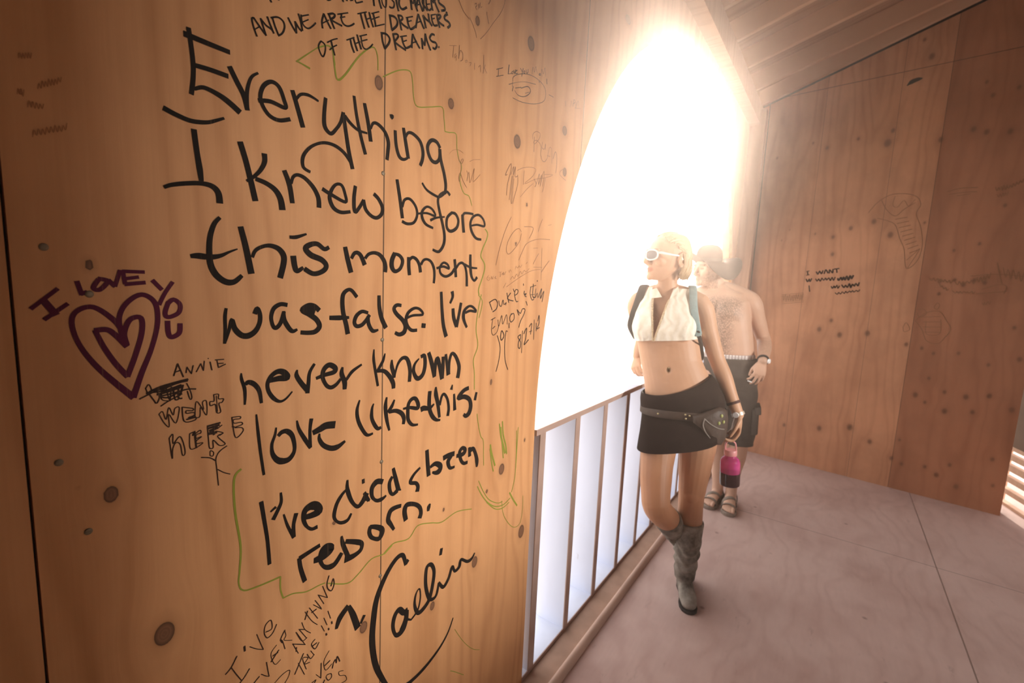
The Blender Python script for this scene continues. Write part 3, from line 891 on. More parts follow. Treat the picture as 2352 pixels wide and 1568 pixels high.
(46,[4176,9185,4171,8935,4222,8710]),
(38,[4222,8710,4427,8692,4699,8578,4986,8563,5114,8544]),
(41,[5157,8512,5653,8240,5942,8310,6296,8497,6671,8454,6950,8586,7426,8490,7734,8707,8199,8586,8625,8433,9222,8490,9879,8314]),
(81,[6671,8454,6893,8564]),
([70,124,135],[11098,10648,11189,10274,11349,9876,11458,9595]),
(91,[11248,10695,11323,10240,11486,9838,11553,9540]),
(74,[11172,10523,11307,9832,11378,9451]),
(100,[10671,10086,10751,9797,10949,9332]),
(68,[10658,9957,10770,9496,10875,9165]),
(53,[10117,8937,10333,8594,10638,8236,11038,7943,11492,7823,11858,7916]),
(40,[10167,9091,10409,8674,10719,8288,11166,8006,11437,7959]),
(49,[10596,8252,11044,7856,11453,7723,11820,7784]),
(93,[11819,8121,12060,7781,12305,7478]),
(54,[12065,10197,12110,9321,12094,8596,11940,8092]),
(52,[12155,10290,12137,9604,12121,8881]),
(32,[11389,7992,11515,7496,11827,7043,12190,6737,12542,6739,12659,7186,12641,7715]),
(32,[9155,3499,9355,3323,9773,2908]),
(24,[9295,4765,9719,4076,10162,3533,10526,3251]),
]),
('i_love_you_mom_note','brown',[
(29,[10271,20725,10564,20880]),
(34,[10376,20781,10367,20590]),
(29,[10282,20551,10591,20697]),
(53,[10837,21062,10811,20812]),
(24,[10797,20806,10953,20873]),
(26,[10992,20944,10953,20881,11025,20900,11036,20961,10992,20944]),
(44,[11048,20998,11113,20933]),
(41,[11113,20933,11163,21058]),
(42,[11238,21071,11152,21005,11171,20955,11260,20996]),
(39,[11383,21184,11467,21124]),
(44,[11521,21228,11462,20989]),
(28,[11573,21181,11546,21121,11608,21136,11620,21190,11573,21181]),
(36,[11678,21255,11701,21179,11764,21203,11771,21307]),
(19,[11991,21246,12022,21455,12116,21353,12168,21528,12269,21367]),
(41,[12404,21418,12373,21371,12442,21388,12438,21430,12404,21418]),
(18,[12531,21386,12510,21590,12610,21486,12680,21690,12757,21470]),
([33,15,17,32],[10859,20555,11190,20723,11644,20905,12214,21041]),
(41,[11080,20577,11031,20437]),
([31,48,23],[11171,20568,11440,20680,11472,20674,11780,20826,11931,20802,11924,20696,11739,20546,11522,20456,11305,20432,11147,20494]),
(20,[11670,20600,11890,20705]),
(28,[11040,20702,11061,20824,11321,20995,11783,21168,12283,21224,12679,21154,12808,20965,12688,20706,12181,20468,11534,20307,11073,20270]),
(25,[11027,20681,11037,20554]),
(27,[12990,21009,13274,21031]),
(51,[12390,21193,12411,21165]),
(53,[12817,21420,12850,21278]),
]),
('faint_pen_names','pencil',[
(14,[8445,20560,8697,20662]),
(22,[8602,20619,8581,20349]),
(11,[8694,20485,8642,20429,8655,20365,8706,20455,8700,20327]),
(23,[8804,20718,8785,20403]),
(24,[8785,20403,8832,20604,8922,20584,8928,20446,8853,20374]),
(10,[9074,20490,9019,20439,9066,20422,9086,20487,9134,20442]),
(18,[9180,20467,9249,20494,9206,20398]),
(20,[9377,20537,9386,20380]),
(18,[9537,20497,9607,20568,9628,20413]),
(26,[9728,20868,9746,20547,9728,20421]),
(19,[9735,20513,9803,20659]),
(22,[9770,20571,9878,20477]),
(34,[14046,21176,14086,21014]),
(17,[14399,21095,14459,21313,14523,21155]),
(36,[14609,21183,14625,21408,14721,21360,14599,21260]),
(21,[14808,21389,14790,21181,14935,21471,15003,21310]),
(14,[14746,21167,15147,21285]),
(24,[12188,19445,12206,19605,12395,19726,12600,19715,12548,19543,12330,19345,12260,19379,12386,19464,12593,19432,12708,19321]),
(40,[12279,19539,12303,19095]),
(26,[12760,19512,12741,19347,12884,19330,12955,19510,12955,19330]),
(33,[12708,19321,12695,19104,12815,18955,12957,18961,13055,19066]),
(23,[13090,19074,13168,19384,13250,19478,13352,19394,13395,18999]),
(23,[13079,19180,13262,19188]),
(39,[13453,19160,13578,19414,13688,19292,13706,18957,13670,18760]),
(34,[10960,18132,10876,18119,11123,18474,11125,18246,10995,17857,10973,17557]),
(28,[11146,18168,11273,18427,11263,18176,11361,18446,11354,18162,11486,18206]),
(35,[11206,18147,11150,17722,11112,17449]),
(23,[11264,18160,11208,17733,11202,17414,11249,17388,11266,17744,11300,18084]),
(24,[11296,17362,11368,17594,11506,17957,11484,18239]),
(18,[11459,18360,11787,18509,12230,18617,12451,18587,12287,18357,11886,18084,11982,18094,12427,18298,12903,18432,13328,18575,13469,18661,12962,18557]),
(25,[11809,18428,11798,18186,11812,18017]),
(34,[12449,18071,12508,18171,12393,18308]),
(28,[12509,18154,12681,18530,12645,18180,12822,18524,12753,18147,12918,18635,12966,18518,12893,18174]),
(28,[13044,18461,12967,18152,12893,17991]),
(18,[12339,18156,11997,17914,11672,17630]),
(20,[8878,18127,8914,18036,9005,17986,9057,18070,9033,18107,8980,18037,8989,17839,8947,17543,8911,17622,8960,17747,9079,17570,9222,17437]),
(15,[9202,17857,9252,17766,9226,17599,9294,17848,9342,17578,9498,17981,9465,17707,9492,17638,9745,17870]),
(14,[9305,18106,9464,18188,9724,18257]),
(10,[8549,18116,8639,18208,8785,18273,8936,18283,9048,18254]),
(30,[14238,19038,13992,18887,13987,18752,14388,18660]),
(26,[11260,16981,11008,16594,10748,16023,10595,15518]),
(25,[11818,16608,11661,16690,11406,16560,11144,16254,11079,15988,11199,15883,11475,16054,11750,16331,11822,16558]),
(28,[11957,16780,12299,16822,12462,16805,12441,16680,12268,16453]),
(26,[13544,16549,12893,16500,12434,16400,12096,16246,11900,15989,11737,15738]),
(29,[13000,17156,12882,16963,12769,16718]),
(18,[13369,16998,13582,17053]),
(18,[12537,16173,12802,16205]),
(28,[12869,16031,12716,15858,12566,15669]),
(18,[12592,15572,13121,15592]),
(38,[13100,15444,13295,15620,13563,15842]),
(24,[13058,16228,13077,15682,13092,15167]),
(11,[10277,15217,10207,15120,10286,15068,10358,15142,10256,15138]),
(12,[10413,15096,10420,15191,10463,15114,10510,15211]),
(18,[10566,15149,10616,15199,10566,15149,10646,15136]),
(13,[10741,15325,10903,15341]),
(22,[10822,15329,10831,15191]),
(14,[10882,15242,10933,15310,10965,15246,10986,15345,11019,15264,11096,15366]),
(12,[11234,15406,11268,15341,11319,15427,11381,15363]),
(13,[11580,15457,11603,15543,11696,15497,11781,15570,11846,15523,11931,15613]),
(19,[12147,15644,12236,15719]),
(15,[11341,15127,11450,15232,11543,15167,11651,15308,11747,15243,11856,15403,11955,15321,12069,15448,12168,15400,12351,15515]),
(18,[11157,14904,11578,15101,12020,15289,12487,15451,13022,15523]),
(18,[10991,14868,11120,15020]),
(22,[8737,21704,8826,21611,8931,21524,9130,21458]),
(24,[9137,21513,9271,21388,9385,21257,9423,21156]),
(23,[10544,22589,10494,22412,10350,22151,10071,21796,9800,21433,9576,21189]),
(33,[9799,21939,9810,21858,9889,21694]),
(36,[9922,22284,9903,22228,9850,22149]),
(27,[9319,21893,9371,21937,9395,21897,9355,21839,9400,21797]),
(17,[9442,21823,9467,21977,9494,21880,9519,22028,9546,21931,9599,21970]),
]),
('dated_initials_note','brown',[
(43,[10351,14438,10617,14530,10748,14417,10697,14247,10533,14166]),
(40,[10366,14438,10500,14214]),
(34,[10805,14492,10846,14359,10943,14329,11010,14510,11068,14375,11178,14432,11151,14355]),
(46,[11190,14722,11310,14431]),
(44,[11388,14724,11235,14548,11542,14479]),
(39,[11514,14853,11571,14765]),
(41,[11598,14647,11749,14708,11776,14808,11653,14826,11595,14687,11698,14469,11803,14468]),
(50,[12061,15024,12073,14964]),
(47,[12135,14793,12125,14691,12252,14712,12165,14650,12260,14610]),
(44,[12495,14922,12478,14693,12609,14506,12721,14548]),
(29,[12457,14921,12797,14991]),
(53,[12638,15029,12636,14632,12796,14590]),
(26,[12480,14673,12747,14696]),
(27,[12807,14886,12796,14590,12900,14739,12936,14569]),
(45,[12994,14591,13167,14892,13119,14548,13319,14808,13232,14439]),
(43,[12254,14466,12340,14331]),
(70,[12861,15150,12872,15119]),
(28,[10458,13925,10667,13993]),
(27,[10546,13969,10506,13631,10592,13474,10773,13559,10854,13766]),
(32,[10550,13667,10668,13736]),
(28,[10796,13922,10856,13727,10978,14050,11045,13776,11221,14062,11275,13766]),
(41,[11486,14094,11395,13958,11472,13826,11636,13930,11589,14091,11423,14036]),
(43,[11892,14022,11771,14207,11959,14082,12073,14222,12222,14198,12162,14035,11997,13835,11905,13634]),
(46,[10959,13392,11010,13583,11135,13419,11014,13290,10958,13402]),
(39,[10796,13451,10964,13079,10926,12689,10805,12350]),
(40,[11309,13536,11226,13531,11192,13079,11257,12633,11413,12331]),
(49,[12032,13400,11894,13327,12053,13150,12032,12964,11939,12993,11942,13179,12043,13275,12032,13400]),
(37,[12132,13519,12138,12787]),
(53,[12215,13410,12367,13589,12340,13254,12264,13049,12515,13199]),
(46,[12516,13624,12661,13723,12616,13363]),
(26,[12512,13455,12702,13486]),
(40,[12806,13845,12828,13176]),
(48,[12936,13732,12961,13460]),
(49,[13030,13793,13092,13986,13118,13724,12994,13534,13153,13570]),
(47,[11373,13801,11385,13641]),
]),
]
FAR_WRITING=[
('short_black_note',[
(139,[5749,17248,5818,16922]),
(93,[5670,17208,5896,17269]),
(93,[5706,16882,5931,16944]),
(139,[6409,17219,6547,16993,6648,17260,6801,17036,6882,17320]),
(139,[6992,17039,7082,17379,7255,17100]),
(139,[7352,17083,7350,17382,7582,17124,7579,17441]),
(139,[7656,17441,8005,17501]),
(139,[7825,17462,7890,17148]),
(139,[5722,16566,5860,16329,5955,16566,6041,16351,6131,16625]),
(116,[6427,16600,6560,16404,6648,16599,6790,16399,6874,16671,7023,16488,7127,16684,7235,16515,7369,16699,7503,16474,7589,16758,7714,16505,7803,16783]),
(162,[7995,16687,8077,16507,8208,16759,8318,16539,8390,16791,8513,16549,8596,16880,8744,16554,8818,16926,8940,16668,9023,16961]),
(116,[5999,16003,6105,15487]),
(116,[7606,16001,7717,15825,7806,16034,7894,15869,8007,16098,8091,15843,8189,16064]),
(139,[8325,16152,8507,15930,8591,16126,8739,15947,8833,16264,8968,15926,9044,16218,9197,16066,9266,16294,9430,16099,9482,16382]),
(93,[7938,15480,8112,15340,8188,15507,8334,15378,8429,15563,8586,15435,8654,15618,8775,15495,8920,15658,9022,15561,9115,15709,9223,15576,9359,15730,9485,15635,9586,15794]),
]),
('grey_smudged_note',[
(70,[3966,15093,5669,15351]),
(70,[3983,14933,5685,15196]),
(70,[4000,14774,5702,15041]),
(70,[4017,14614,5719,14886]),
(70,[4033,14454,5735,14731]),
(70,[4050,14294,5752,14575]),
(70,[4105,15099,4199,14582,4271,15178,4397,14531,4452,15070,4574,14594,4602,15159,4742,14612,4813,15070,4939,14568,4946,15140,5112,14706,5102,15214,5270,14766,5281,15223,5454,14727,5487,15220,5591,14711,5649,15309]),
]),
('brown_signature_line',[
(139,[13705,16817,13849,16649,13947,16853,14052,16620,14167,16815,14301,16594,14354,16764,14515,16579,14578,16752,14712,16546,14821,16711,14909,16483,15023,16754]),
(116,[15137,16609,15294,16381,15360,16638,15491,16394,15550,16633,15671,16472,15768,16666,15900,16513,15980,16740,16115,16479,16182,16767]),
(116,[16232,16952,16366,16608,16424,17004,16545,16602,16582,17060,16694,16696,16725,17204,16842,16872,16882,17290]),
(139,[17121,17993,17324,17222,17516,16529]),
(93,[15903,17037,17220,17189,18500,17061]),
(93,[15086,15942,15243,15753,15320,15898,15427,15750,15478,15912,15603,15770,15688,15925,15816,15802,15866,15905,15978,15798,16095,15949,16170,15774,16258,15917]),
(116,[16341,15775,17796,15998]),
(93,[16582,16103,17311,16445,17748,16383,17709,15839]),
(116,[14311,16446,14434,16196,14484,16292,14591,16050,14686,16166,14762,15946,14844,16050]),
(93,[17443,17659,17653,16988,17695,17544,17908,16860,17949,17506,18155,16857,18215,17396,18404,16708,18464,17328]),
(93,[16717,15158,16810,14988,16831,15197,16920,15020,16989,15261,17092,15066,17137,15275]),
]),
('faint_shell_drawing',[
(93,[9458,21960,9937,22703,10699,23231,11628,23226,12308,22914,12568,22318,12390,21672,12763,20658,13009,19323,12866,18155,12287,17560,11987,19008,11623,19867,11236,20904,10651,21278,10075,21485]),
(93,[10197,22852,10553,22140,11157,21587,11633,22059,12228,22510]),
(70,[10980,23120,10923,22451,11213,22259,11554,22734,11867,22291,12199,22760]),
(93,[11187,21331,11899,21455]),
(93,[11332,21000,12026,21147]),
(93,[11476,20671,12153,20839]),
(93,[11621,20342,12279,20532]),
(93,[11765,20015,12405,20225]),
(93,[11908,19688,12531,19920]),
(93,[12051,19363,12656,19615]),
(93,[12193,19038,12781,19312]),
(93,[12335,18715,12906,19009]),
(70,[12217,18156,12668,18744,12895,18992,12352,17561]),
]),
('faint_face_drawing',[
(93,[14366,15015,14507,14857,14425,14517,14221,14671,14366,15015]),
(93,[13301,14439,13681,14465,13846,14138,13498,13854,13331,14184]),
(93,[13273,13578,13734,12933,14085,12113,14731,11935,15045,12394,15324,13092,15007,13728,14566,14360,13836,14222,13273,13578]),
(70,[13688,13870,14670,14000]),
(70,[13731,13498,14718,13602]),
(70,[13775,13126,14765,13204]),
(70,[13819,12753,14812,12805]),
(70,[13906,13633,14025,12620,14764,12699,14696,13785]),
(70,[12618,12997,12775,13361,13030,12863,12724,12657,12618,12997]),
]),
('double_brown_underline',[
(130,[13935,23154,14648,23327,15506,23286]),
(101,[14034,22946,14830,23016,15506,22998]),
(87,[14493,22804,15203,22883]),
(101,[16395,23211,16492,22954,16551,23181,16623,22993,16682,23229,16761,22942,16781,23339,16906,22975,16935,23339]),
(101,[16947,23207,17043,23058,17092,23290,17195,23099,17219,23386,17335,23186,17371,23450,17470,23281,17527,23541,17615,23375,17661,23619]),
(72,[16522,22727,16638,22521,16673,22731,16763,22527,16796,22796,16885,22573,16934,22798,17003,22599,17058,22863]),
]),
]
FAR_KNOTS= [(0.598,2.043,0.0116),(0.729,2.011,0.0209),(0.843,2.078,0.0232),(0.989,2.124,0.0278),(1.103,2.014,0.0301),(1.295,2.098,0.0139),(0.349,1.995,0.0093),(0.401,2.086,0.0093),(0.741,1.868,0.0209),(0.716,1.228,0.0278),(0.793,1.312,0.0209),(0.865,1.195,0.0301),(1.048,1.228,0.0301),(1.297,1.167,0.0209),(0.542,0.329,0.0209),(0.809,0.366,0.0301),(1.019,0.428,0.0348),(1.163,0.341,0.0255),(1.313,0.243,0.0232),(1.39,1.149,0.0186),(1.46,1.118,0.0186),(1.595,1.137,0.0186),(1.457,0.925,0.0186),(1.395,0.782,0.0278),(1.555,0.836,0.0209),(1.672,0.821,0.0278),(1.789,0.853,0.0255),(1.456,0.736,0.0186),(1.572,0.692,0.0278),(1.719,0.717,0.0232),(1.908,0.776,0.0278),(1.43,1.662,0.0209),(1.51,1.673,0.0186),(1.56,1.639,0.0209),(1.613,1.672,0.0209),(1.667,1.658,0.0209),(1.437,1.568,0.0186),(1.608,1.933,0.0162),(1.481,1.888,0.0162),(1.701,2.193,0.0186),(1.757,1.075,0.0186),(1.849,1.352,0.0186),(1.9,1.136,0.0232),(1.378,0.216,0.0209),(1.586,0.192,0.0255),(1.648,0.291,0.0209),(1.514,0.235,0.0209),(1.701,0.137,0.0255),(1.859,0.399,0.0209),(1.345,0.404,0.0162),(1.885,0.209,0.0186),(0.607,2.75,0.0203),(0.814,2.787,0.0174),(1.028,2.812,0.0232),(1.005,2.723,0.0377),(1.314,2.696,0.0261),(1.193,3.305,0.029),(1.138,3.436,0.0174),(1.48,2.738,0.0261),(1.549,2.707,0.0261),(1.665,2.69,0.0261),(1.55,2.951,0.0203),(1.671,2.974,0.0203),(1.508,3.048,0.0174),(0.501,2.806,0.0116),(0.236,2.722,0.0116)]
LEFT_KNOTS= [(0.6414,1.8994,0.0122,0.0169),(0.8564,1.9291,0.0123,0.0149),(1.1882,2.2058,0.0206,0.0232),(1.1394,1.9162,0.02,0.0229),(0.9449,2.1565,0.0101,0.014),(1.4129,2.0246,0.0178,0.0178),(1.4287,1.8924,0.0152,0.0171),(1.1317,0.9096,0.0168,0.021),(1.2653,0.6378,0.0199,0.0272),(1.0116,0.6502,0.0149,0.0207),(0.8338,0.6091,0.0102,0.0147),(0.6089,0.6887,0.0122,0.0168),(0.1776,1.1745,0.0101,0.0143),(0.2308,0.9195,0.0162,0.0224),(0.5344,0.9801,0.0062,0.0059),(0.1717,1.5004,0.0057,0.0081),(1.8755,2.5871,0.0306,0.0181),(1.0591,1.2058,0.0064,0.0108),(1.0587,0.8609,0.0066,0.0073),(0.8686,0.8766,0.0052,0.0064),(0.1436,1.1952,0.0022,0.0031),(1.205,1.7461,0.0072,0.0065),(1.2586,0.9736,0.0055,0.0079),(1.1559,1.6217,0.0069,0.0065),(0.0714,1.1589,0.0032,0.0051)]
SCREWS= [(0.6544, 1.7219), (0.6558, 1.3634), (0.6563, 1.0785), (0.6553, 0.7937), (0.1271, 1.2377), (0.1297, 1.5201), (0.1696, 1.4614), (0.1507, 1.1297)]

wall_left = tag(link('wall_left', wall_left_mesh(), M_wall, smooth=False), 'plywood wall covered in marker writing with a tall arched opening', kind='structure')

# screw heads on the writing wall
M_screw = simple('zinc_screw', (0.22, 0.17, 0.11), 0.5, 0.4)
for (y, z) in SCREWS:
    mb = MB()
    mb.ell((XW + 0.0006, y, z), (0.0016, 0.0048, 0.0048), n=14, m=8)
    mb.box((XW + 0.0018, y - 0.0028, z - 0.0006), (XW + 0.0026, y + 0.0028, z + 0.0006))
    mb.build('screw', M_screw, wall_left)

# inner board of the wall: slightly smaller opening, so its edge shows round the arch
def outline_prism(x0, x1, shrink, z_low):
    P = [(-2.4, 0)]
    if z_low > 0: P += [(AC_Y - ARX - 0.004, 0), (AC_Y - ARX - 0.004, z_low)]
    else: P += [(AC_Y - ARX + shrink, 0)]
    for k in range(0, 65):
        a = math.pi - math.pi * k / 64
        P.append((AC_Y + (ARX - shrink) * math.cos(a), AC_Z + (ARZ - shrink) * math.sin(a)))
    P += [(AC_Y + ARX - shrink, 0), (4.84, 0), (4.84, WALL_TOP), (-2.4, WALL_TOP)]
    bm = bmesh.new()
    f_ = bm.faces.new([bm.verts.new((x0, y, z)) for y, z in P])
    g_ = bmesh.ops.extrude_face_region(bm, geom=[f_])
    for q in g_['geom']:
        if isinstance(q, bmesh.types.BMVert): q.co.x = x1
    bmesh.ops.triangulate(bm, faces=[x for x in bm.faces if len(x.verts) > 4])
    bmesh.ops.recalc_face_normals(bm, faces=bm.faces)
    me = bpy.data.meshes.new('trim'); bm.to_mesh(me); bm.free()
    return me
tag(link('trim_1', outline_prism(-0.8385, -0.90, 0.016, 0.80), M_ply, smooth=False), 'thick inner board lining the arched opening', kind='structure')
tag(MB().box((-0.838, 0.080, 0.0), (-0.8376, 0.110, WALL_TOP)).build('trim_2', M_dark, smooth=False), kind='structure')  # added strip behind the sheet gap, dark in place of its shade

# --- far wall
def far_mesh():
    me = bpy.data.meshes.new('wall_far')
    nu, nv = 230, 380
    s_ = np.linspace(0, FAR_L, nu + 1)
    V = []
    for j in range(nv + 1):
        for i in range(nu + 1):
            x = FA.x + FE.x * s_[i]
            V.append((s_[i], 0, roof_z(x) * j / nv))
    F = [(j * (nu + 1) + i, j * (nu + 1) + i + 1, (j + 1) * (nu + 1) + i + 1, (j + 1) * (nu + 1) + i) for j in range(nv) for i in range(nu)]
    me.from_pydata(V, [], F)
    co = np.array(V)
    kd = np.full(len(V), 4.0); warp = np.zeros(len(V))
    for (a, z, r_) in FAR_KNOTS:
        dy, dz = co[:, 0] - a, co[:, 2] - z
        kd = np.minimum(kd, np.sqrt((dy / (0.62 * r_)) ** 2 + (dz / (0.85 * r_)) ** 2))
        warp -= 0.9 * dy * np.exp(-(dy / (2.4 * r_)) ** 2 - (dz / (3 * r_)) ** 2)
    for nm, arr in (('kd', kd), ('warp', warp)):
        me.attributes.new(nm, 'FLOAT', 'POINT').data.foreach_set('value', arr.astype(np.float32))
    bm = bmesh.new(); bm.from_mesh(me)
    r_ = bmesh.ops.extrude_edge_only(bm, edges=[e for e in bm.edges if e.is_boundary])
    for g_ in r_['geom']:
        if isinstance(g_, bmesh.types.BMVert): g_.co.y += 0.02
    bm.to_mesh(me); bm.free()
    return me
wall_far = tag(link('wall_far', far_mesh(), M_far, smooth=False), 'spotted plywood end wall behind the two people', kind='structure')
wall_far.location = FA
wall_far.rotation_euler = (0, 0, math.atan2(FE.y, FE.x))
# small torn hole high on the far wall
mb = MB()
mb.tube([(1.075, -0.002, 3.130), (1.10, -0.003, 3.150), (1.13, -0.003, 3.158), (1.155, -0.002, 3.160)], [(0.004, 0.002), (0.016, 0.002), (0.014, 0.002), (0.005, 0.002)], n=10, ref=(0, 0, 1))
h = mb.build('hanging_leaf_scrap', simple('dark_scrap', (0.05, 0.04, 0.03), 0.8), wall_far)
tag(h, 'dark scrap stuck high on the wall')

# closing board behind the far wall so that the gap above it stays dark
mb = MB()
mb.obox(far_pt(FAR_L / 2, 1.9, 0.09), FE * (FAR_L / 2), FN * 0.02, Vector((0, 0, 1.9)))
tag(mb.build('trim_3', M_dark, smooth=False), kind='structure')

# --- floor
m, nt, b = new_mat('dusty_plywood_floor')
oc = objcoord(nt)
w1 = noise(nt, scalev(nt, oc, (1.5, 0.8, 1)), 1.3, 3, 0.5)
sp = N(nt, 'ShaderNodeSeparateXYZ'); setin(nt, sp, 0, oc)
fr = mth(nt, 'SINE', mth(nt, 'MULTIPLY', mth(nt, 'ADD', mth(nt, 'MULTIPLY', sp.outputs[0], 3.2), mth(nt, 'MULTIPLY', w1, 3.5)), 16))
fr = mth(nt, 'POWER', mth(nt, 'MULTIPLY_ADD', fr, 0.5, 0.5), 2.5)
blot = noise(nt, oc, 1.9, 5, 0.62)
fine = noise(nt, scalev(nt, oc, (70, 9, 1)), 1.0, 3)
t = mth(nt, 'ADD', mth(nt, 'MULTIPLY', fr, 0.20), mth(nt, 'MULTIPLY', mth(nt, 'SUBTRACT', blot, 0.43), 1.7))
t = mth(nt, 'ADD', t, mth(nt, 'MULTIPLY', mth(nt, 'SUBTRACT', fine, 0.4), 0.35), clamp=True)
c = mix(nt, t, (0.60, 0.43, 0.375), (0.37, 0.22, 0.18))
vor = N(nt, 'ShaderNodeTexVoronoi'); setin(nt, vor, 'Vector', oc); vor.inputs['Scale'].default_value = 4.2
spots = ramp(nt, vor.outputs['Distance'], [(0.02, (1, 1, 1)), (0.062, (0, 0, 0))])
c = mix(nt, mth(nt, 'MULTIPLY', spots, 0.65), c, (0.12, 0.06, 0.04))
scuff = ramp(nt, noise(nt, scalev(nt, oc, (3, 1, 1), (7, 3, 1)), 7, 4, 0.7), [(0.62, (0, 0, 0)), (0.74, (1, 1, 1))])
c = mix(nt, mth(nt, 'MULTIPLY', scuff, 0.35), c, (0.20, 0.12, 0.09))
for ax, s0, w in ((1, 3.42, 0.004), (0, 0.62, 0.004), (1, 0.98, 0.004)):
    a = mth(nt, 'ABSOLUTE', mth(nt, 'SUBTRACT', sp.outputs[ax], s0))
    c = mix(nt, ramp(nt, mth(nt, 'DIVIDE', a, w), [(0.5, (0.7, 0.7, 0.7)), (1, (0, 0, 0))]), c, (0.12, 0.07, 0.05))
setin(nt, b, 'Base Color', c)
b.inputs['Roughness'].default_value = 0.7
b.inputs['Specular IOR Level'].default_value = 0.2
M_floor = m
tag(MB().box((-0.82, -2.4, -0.05), (3.3, 5.6, 0.0)).build('floor', M_floor, smooth=False), 'dusty plywood floor', kind='structure')
m_ground = simple('playa_ground', (0.62, 0.55, 0.46), 0.9, var=0.1, scale=0.4)
tag(MB().box((-60, -60, -0.45), (60, 60, -0.40)).build('ground', m_ground, smooth=False), 'pale flat desert outside', kind='structure')

# --- ledge strip along the half wall and the cleat on the floor
mb = MB()
n_ = 12
prof = [(-0.731, 0.0), (-0.733, 0.010), (-0.731, 0.020), (-0.726, 0.028), (-0.717, 0.031), (-0.708, 0.028), (-0.703, 0.020), (-0.701, 0.0)]
mb.rings([[Vector((x, y, z)) for x, z in prof] for y in (-0.6, 4.80)], closed=True)
tag(mb.build('baseboard_left', simple('dusty_cleat_wood', (0.50, 0.33, 0.25), 0.7, var=0.2, scale=9), smooth=True, angle=60), 'rounded wooden strip nailed along the floor by the half wall', kind='structure')

m_ledge = simple('brown_dusty_ledge', (0.40, 0.255, 0.185), 0.8, var=0.3, scale=12)
tag(MB().box((-0.8195, -0.6, 0.0002), (-0.7335, 4.80, 0.004)).build('trim_7', m_ledge, smooth=False), 'brown ledge strip between railing and floor cleat', kind='structure')
# --- corner post and header beam on the arch wall
tag(MB().box((-0.8195, 4.70, 0.0), (-0.695, 4.80, 3.13)).build('trim_4', M_lumber_v, smooth=False), 'upright post in the far corner', kind='structure')
mb = MB().box((-0.8195, -2.4, 3.00), (-0.735, 4.80, 3.165))
tag(mb.build('trim_5', M_lumber, smooth=False), 'header beam along the top of the arch wall', kind='structure')

# --- ceiling deck and rafters
mb = MB()
d0, d1 = 0.145, 0.165
X0, X1, Y0, Y1 = -1.1, 3.4, -2.5, 5.6
mb.add([(X0, Y0, roof_z(X0) + d0), (X1, Y0, roof_z(X1) + d0), (X1, Y1, roof_z(X1) + d0), (X0, Y1, roof_z(X0) + d0),
        (X0, Y0, roof_z(X0) + d1), (X1, Y0, roof_z(X1) + d1), (X1, Y1, roof_z(X1) + d1), (X0, Y1, roof_z(X0) + d1)],
       [(0, 3, 2, 1), (4, 5, 6, 7), (0, 1, 5, 4), (1, 2, 6, 5), (2, 3, 7, 6), (3, 0, 4, 7)])
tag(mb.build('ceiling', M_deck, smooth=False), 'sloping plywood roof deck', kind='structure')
ORD = ['first', 'second', 'third', 'fourth', 'fifth', 'sixth', 'seventh']
def rafter(y, x0=-0.80, x1=3.2, w=0.019):
    mb = MB()
    P = [(x0, roof_z(x0)), (x1, roof_z(x1)), (x1, roof_z(x1) + 0.144), (x0, roof_z(x0) + 0.144)]
    mb.add([(x, y - w, z) for x, z in P] + [(x, y + w, z) for x, z in P],
           [(0, 1, 2, 3), (7, 6, 5, 4), (0, 4, 5, 1), (1, 5, 6, 2), (2, 6, 7, 3), (3, 7, 4, 0)])
    return mb.build('rafter', M_lumber, smooth=False, bevel=0.003)
for k, y in enumerate((4.385, 3.935, 3.50, 3.08, 2.65)):
    tag(rafter(y), ORD[k] + ' sloping rafter counted from the far plywood wall, under the roof deck', 'rafter', 'rafters under the roof')
# blocking along the far wall (above the dark gap)
mb = MB()
for s0 in (0.0,):
    a, b_ = far_pt(0.05, 0, -0.06), far_pt(FAR_L + 0.6, 0, -0.06)
    mb.add([(a.x, a.y, roof_z(a.x) + 0.011), (b_.x, b_.y, roof_z(b_.x) + 0.011), (b_.x, b_.y, roof_z(b_.x) + 0.144), (a.x, a.y, roof_z(a.x) + 0.144)] +
           [tuple(Vector((p.x, p.y, roof_z(p.x) + dz)) + FN * 0.038) for p, dz in ((a, 0.011), (b_, 0.011), (b_, 0.144), (a, 0.144))],
           [(0, 1, 2, 3), (7, 6, 5, 4), (0, 4, 5, 1), (1, 5, 6, 2), (2, 6, 7, 3), (3, 7, 4, 0)])
tag(mb.build('trim_6', M_lumber, smooth=False), 'end rafter along the far wall', kind='structure')

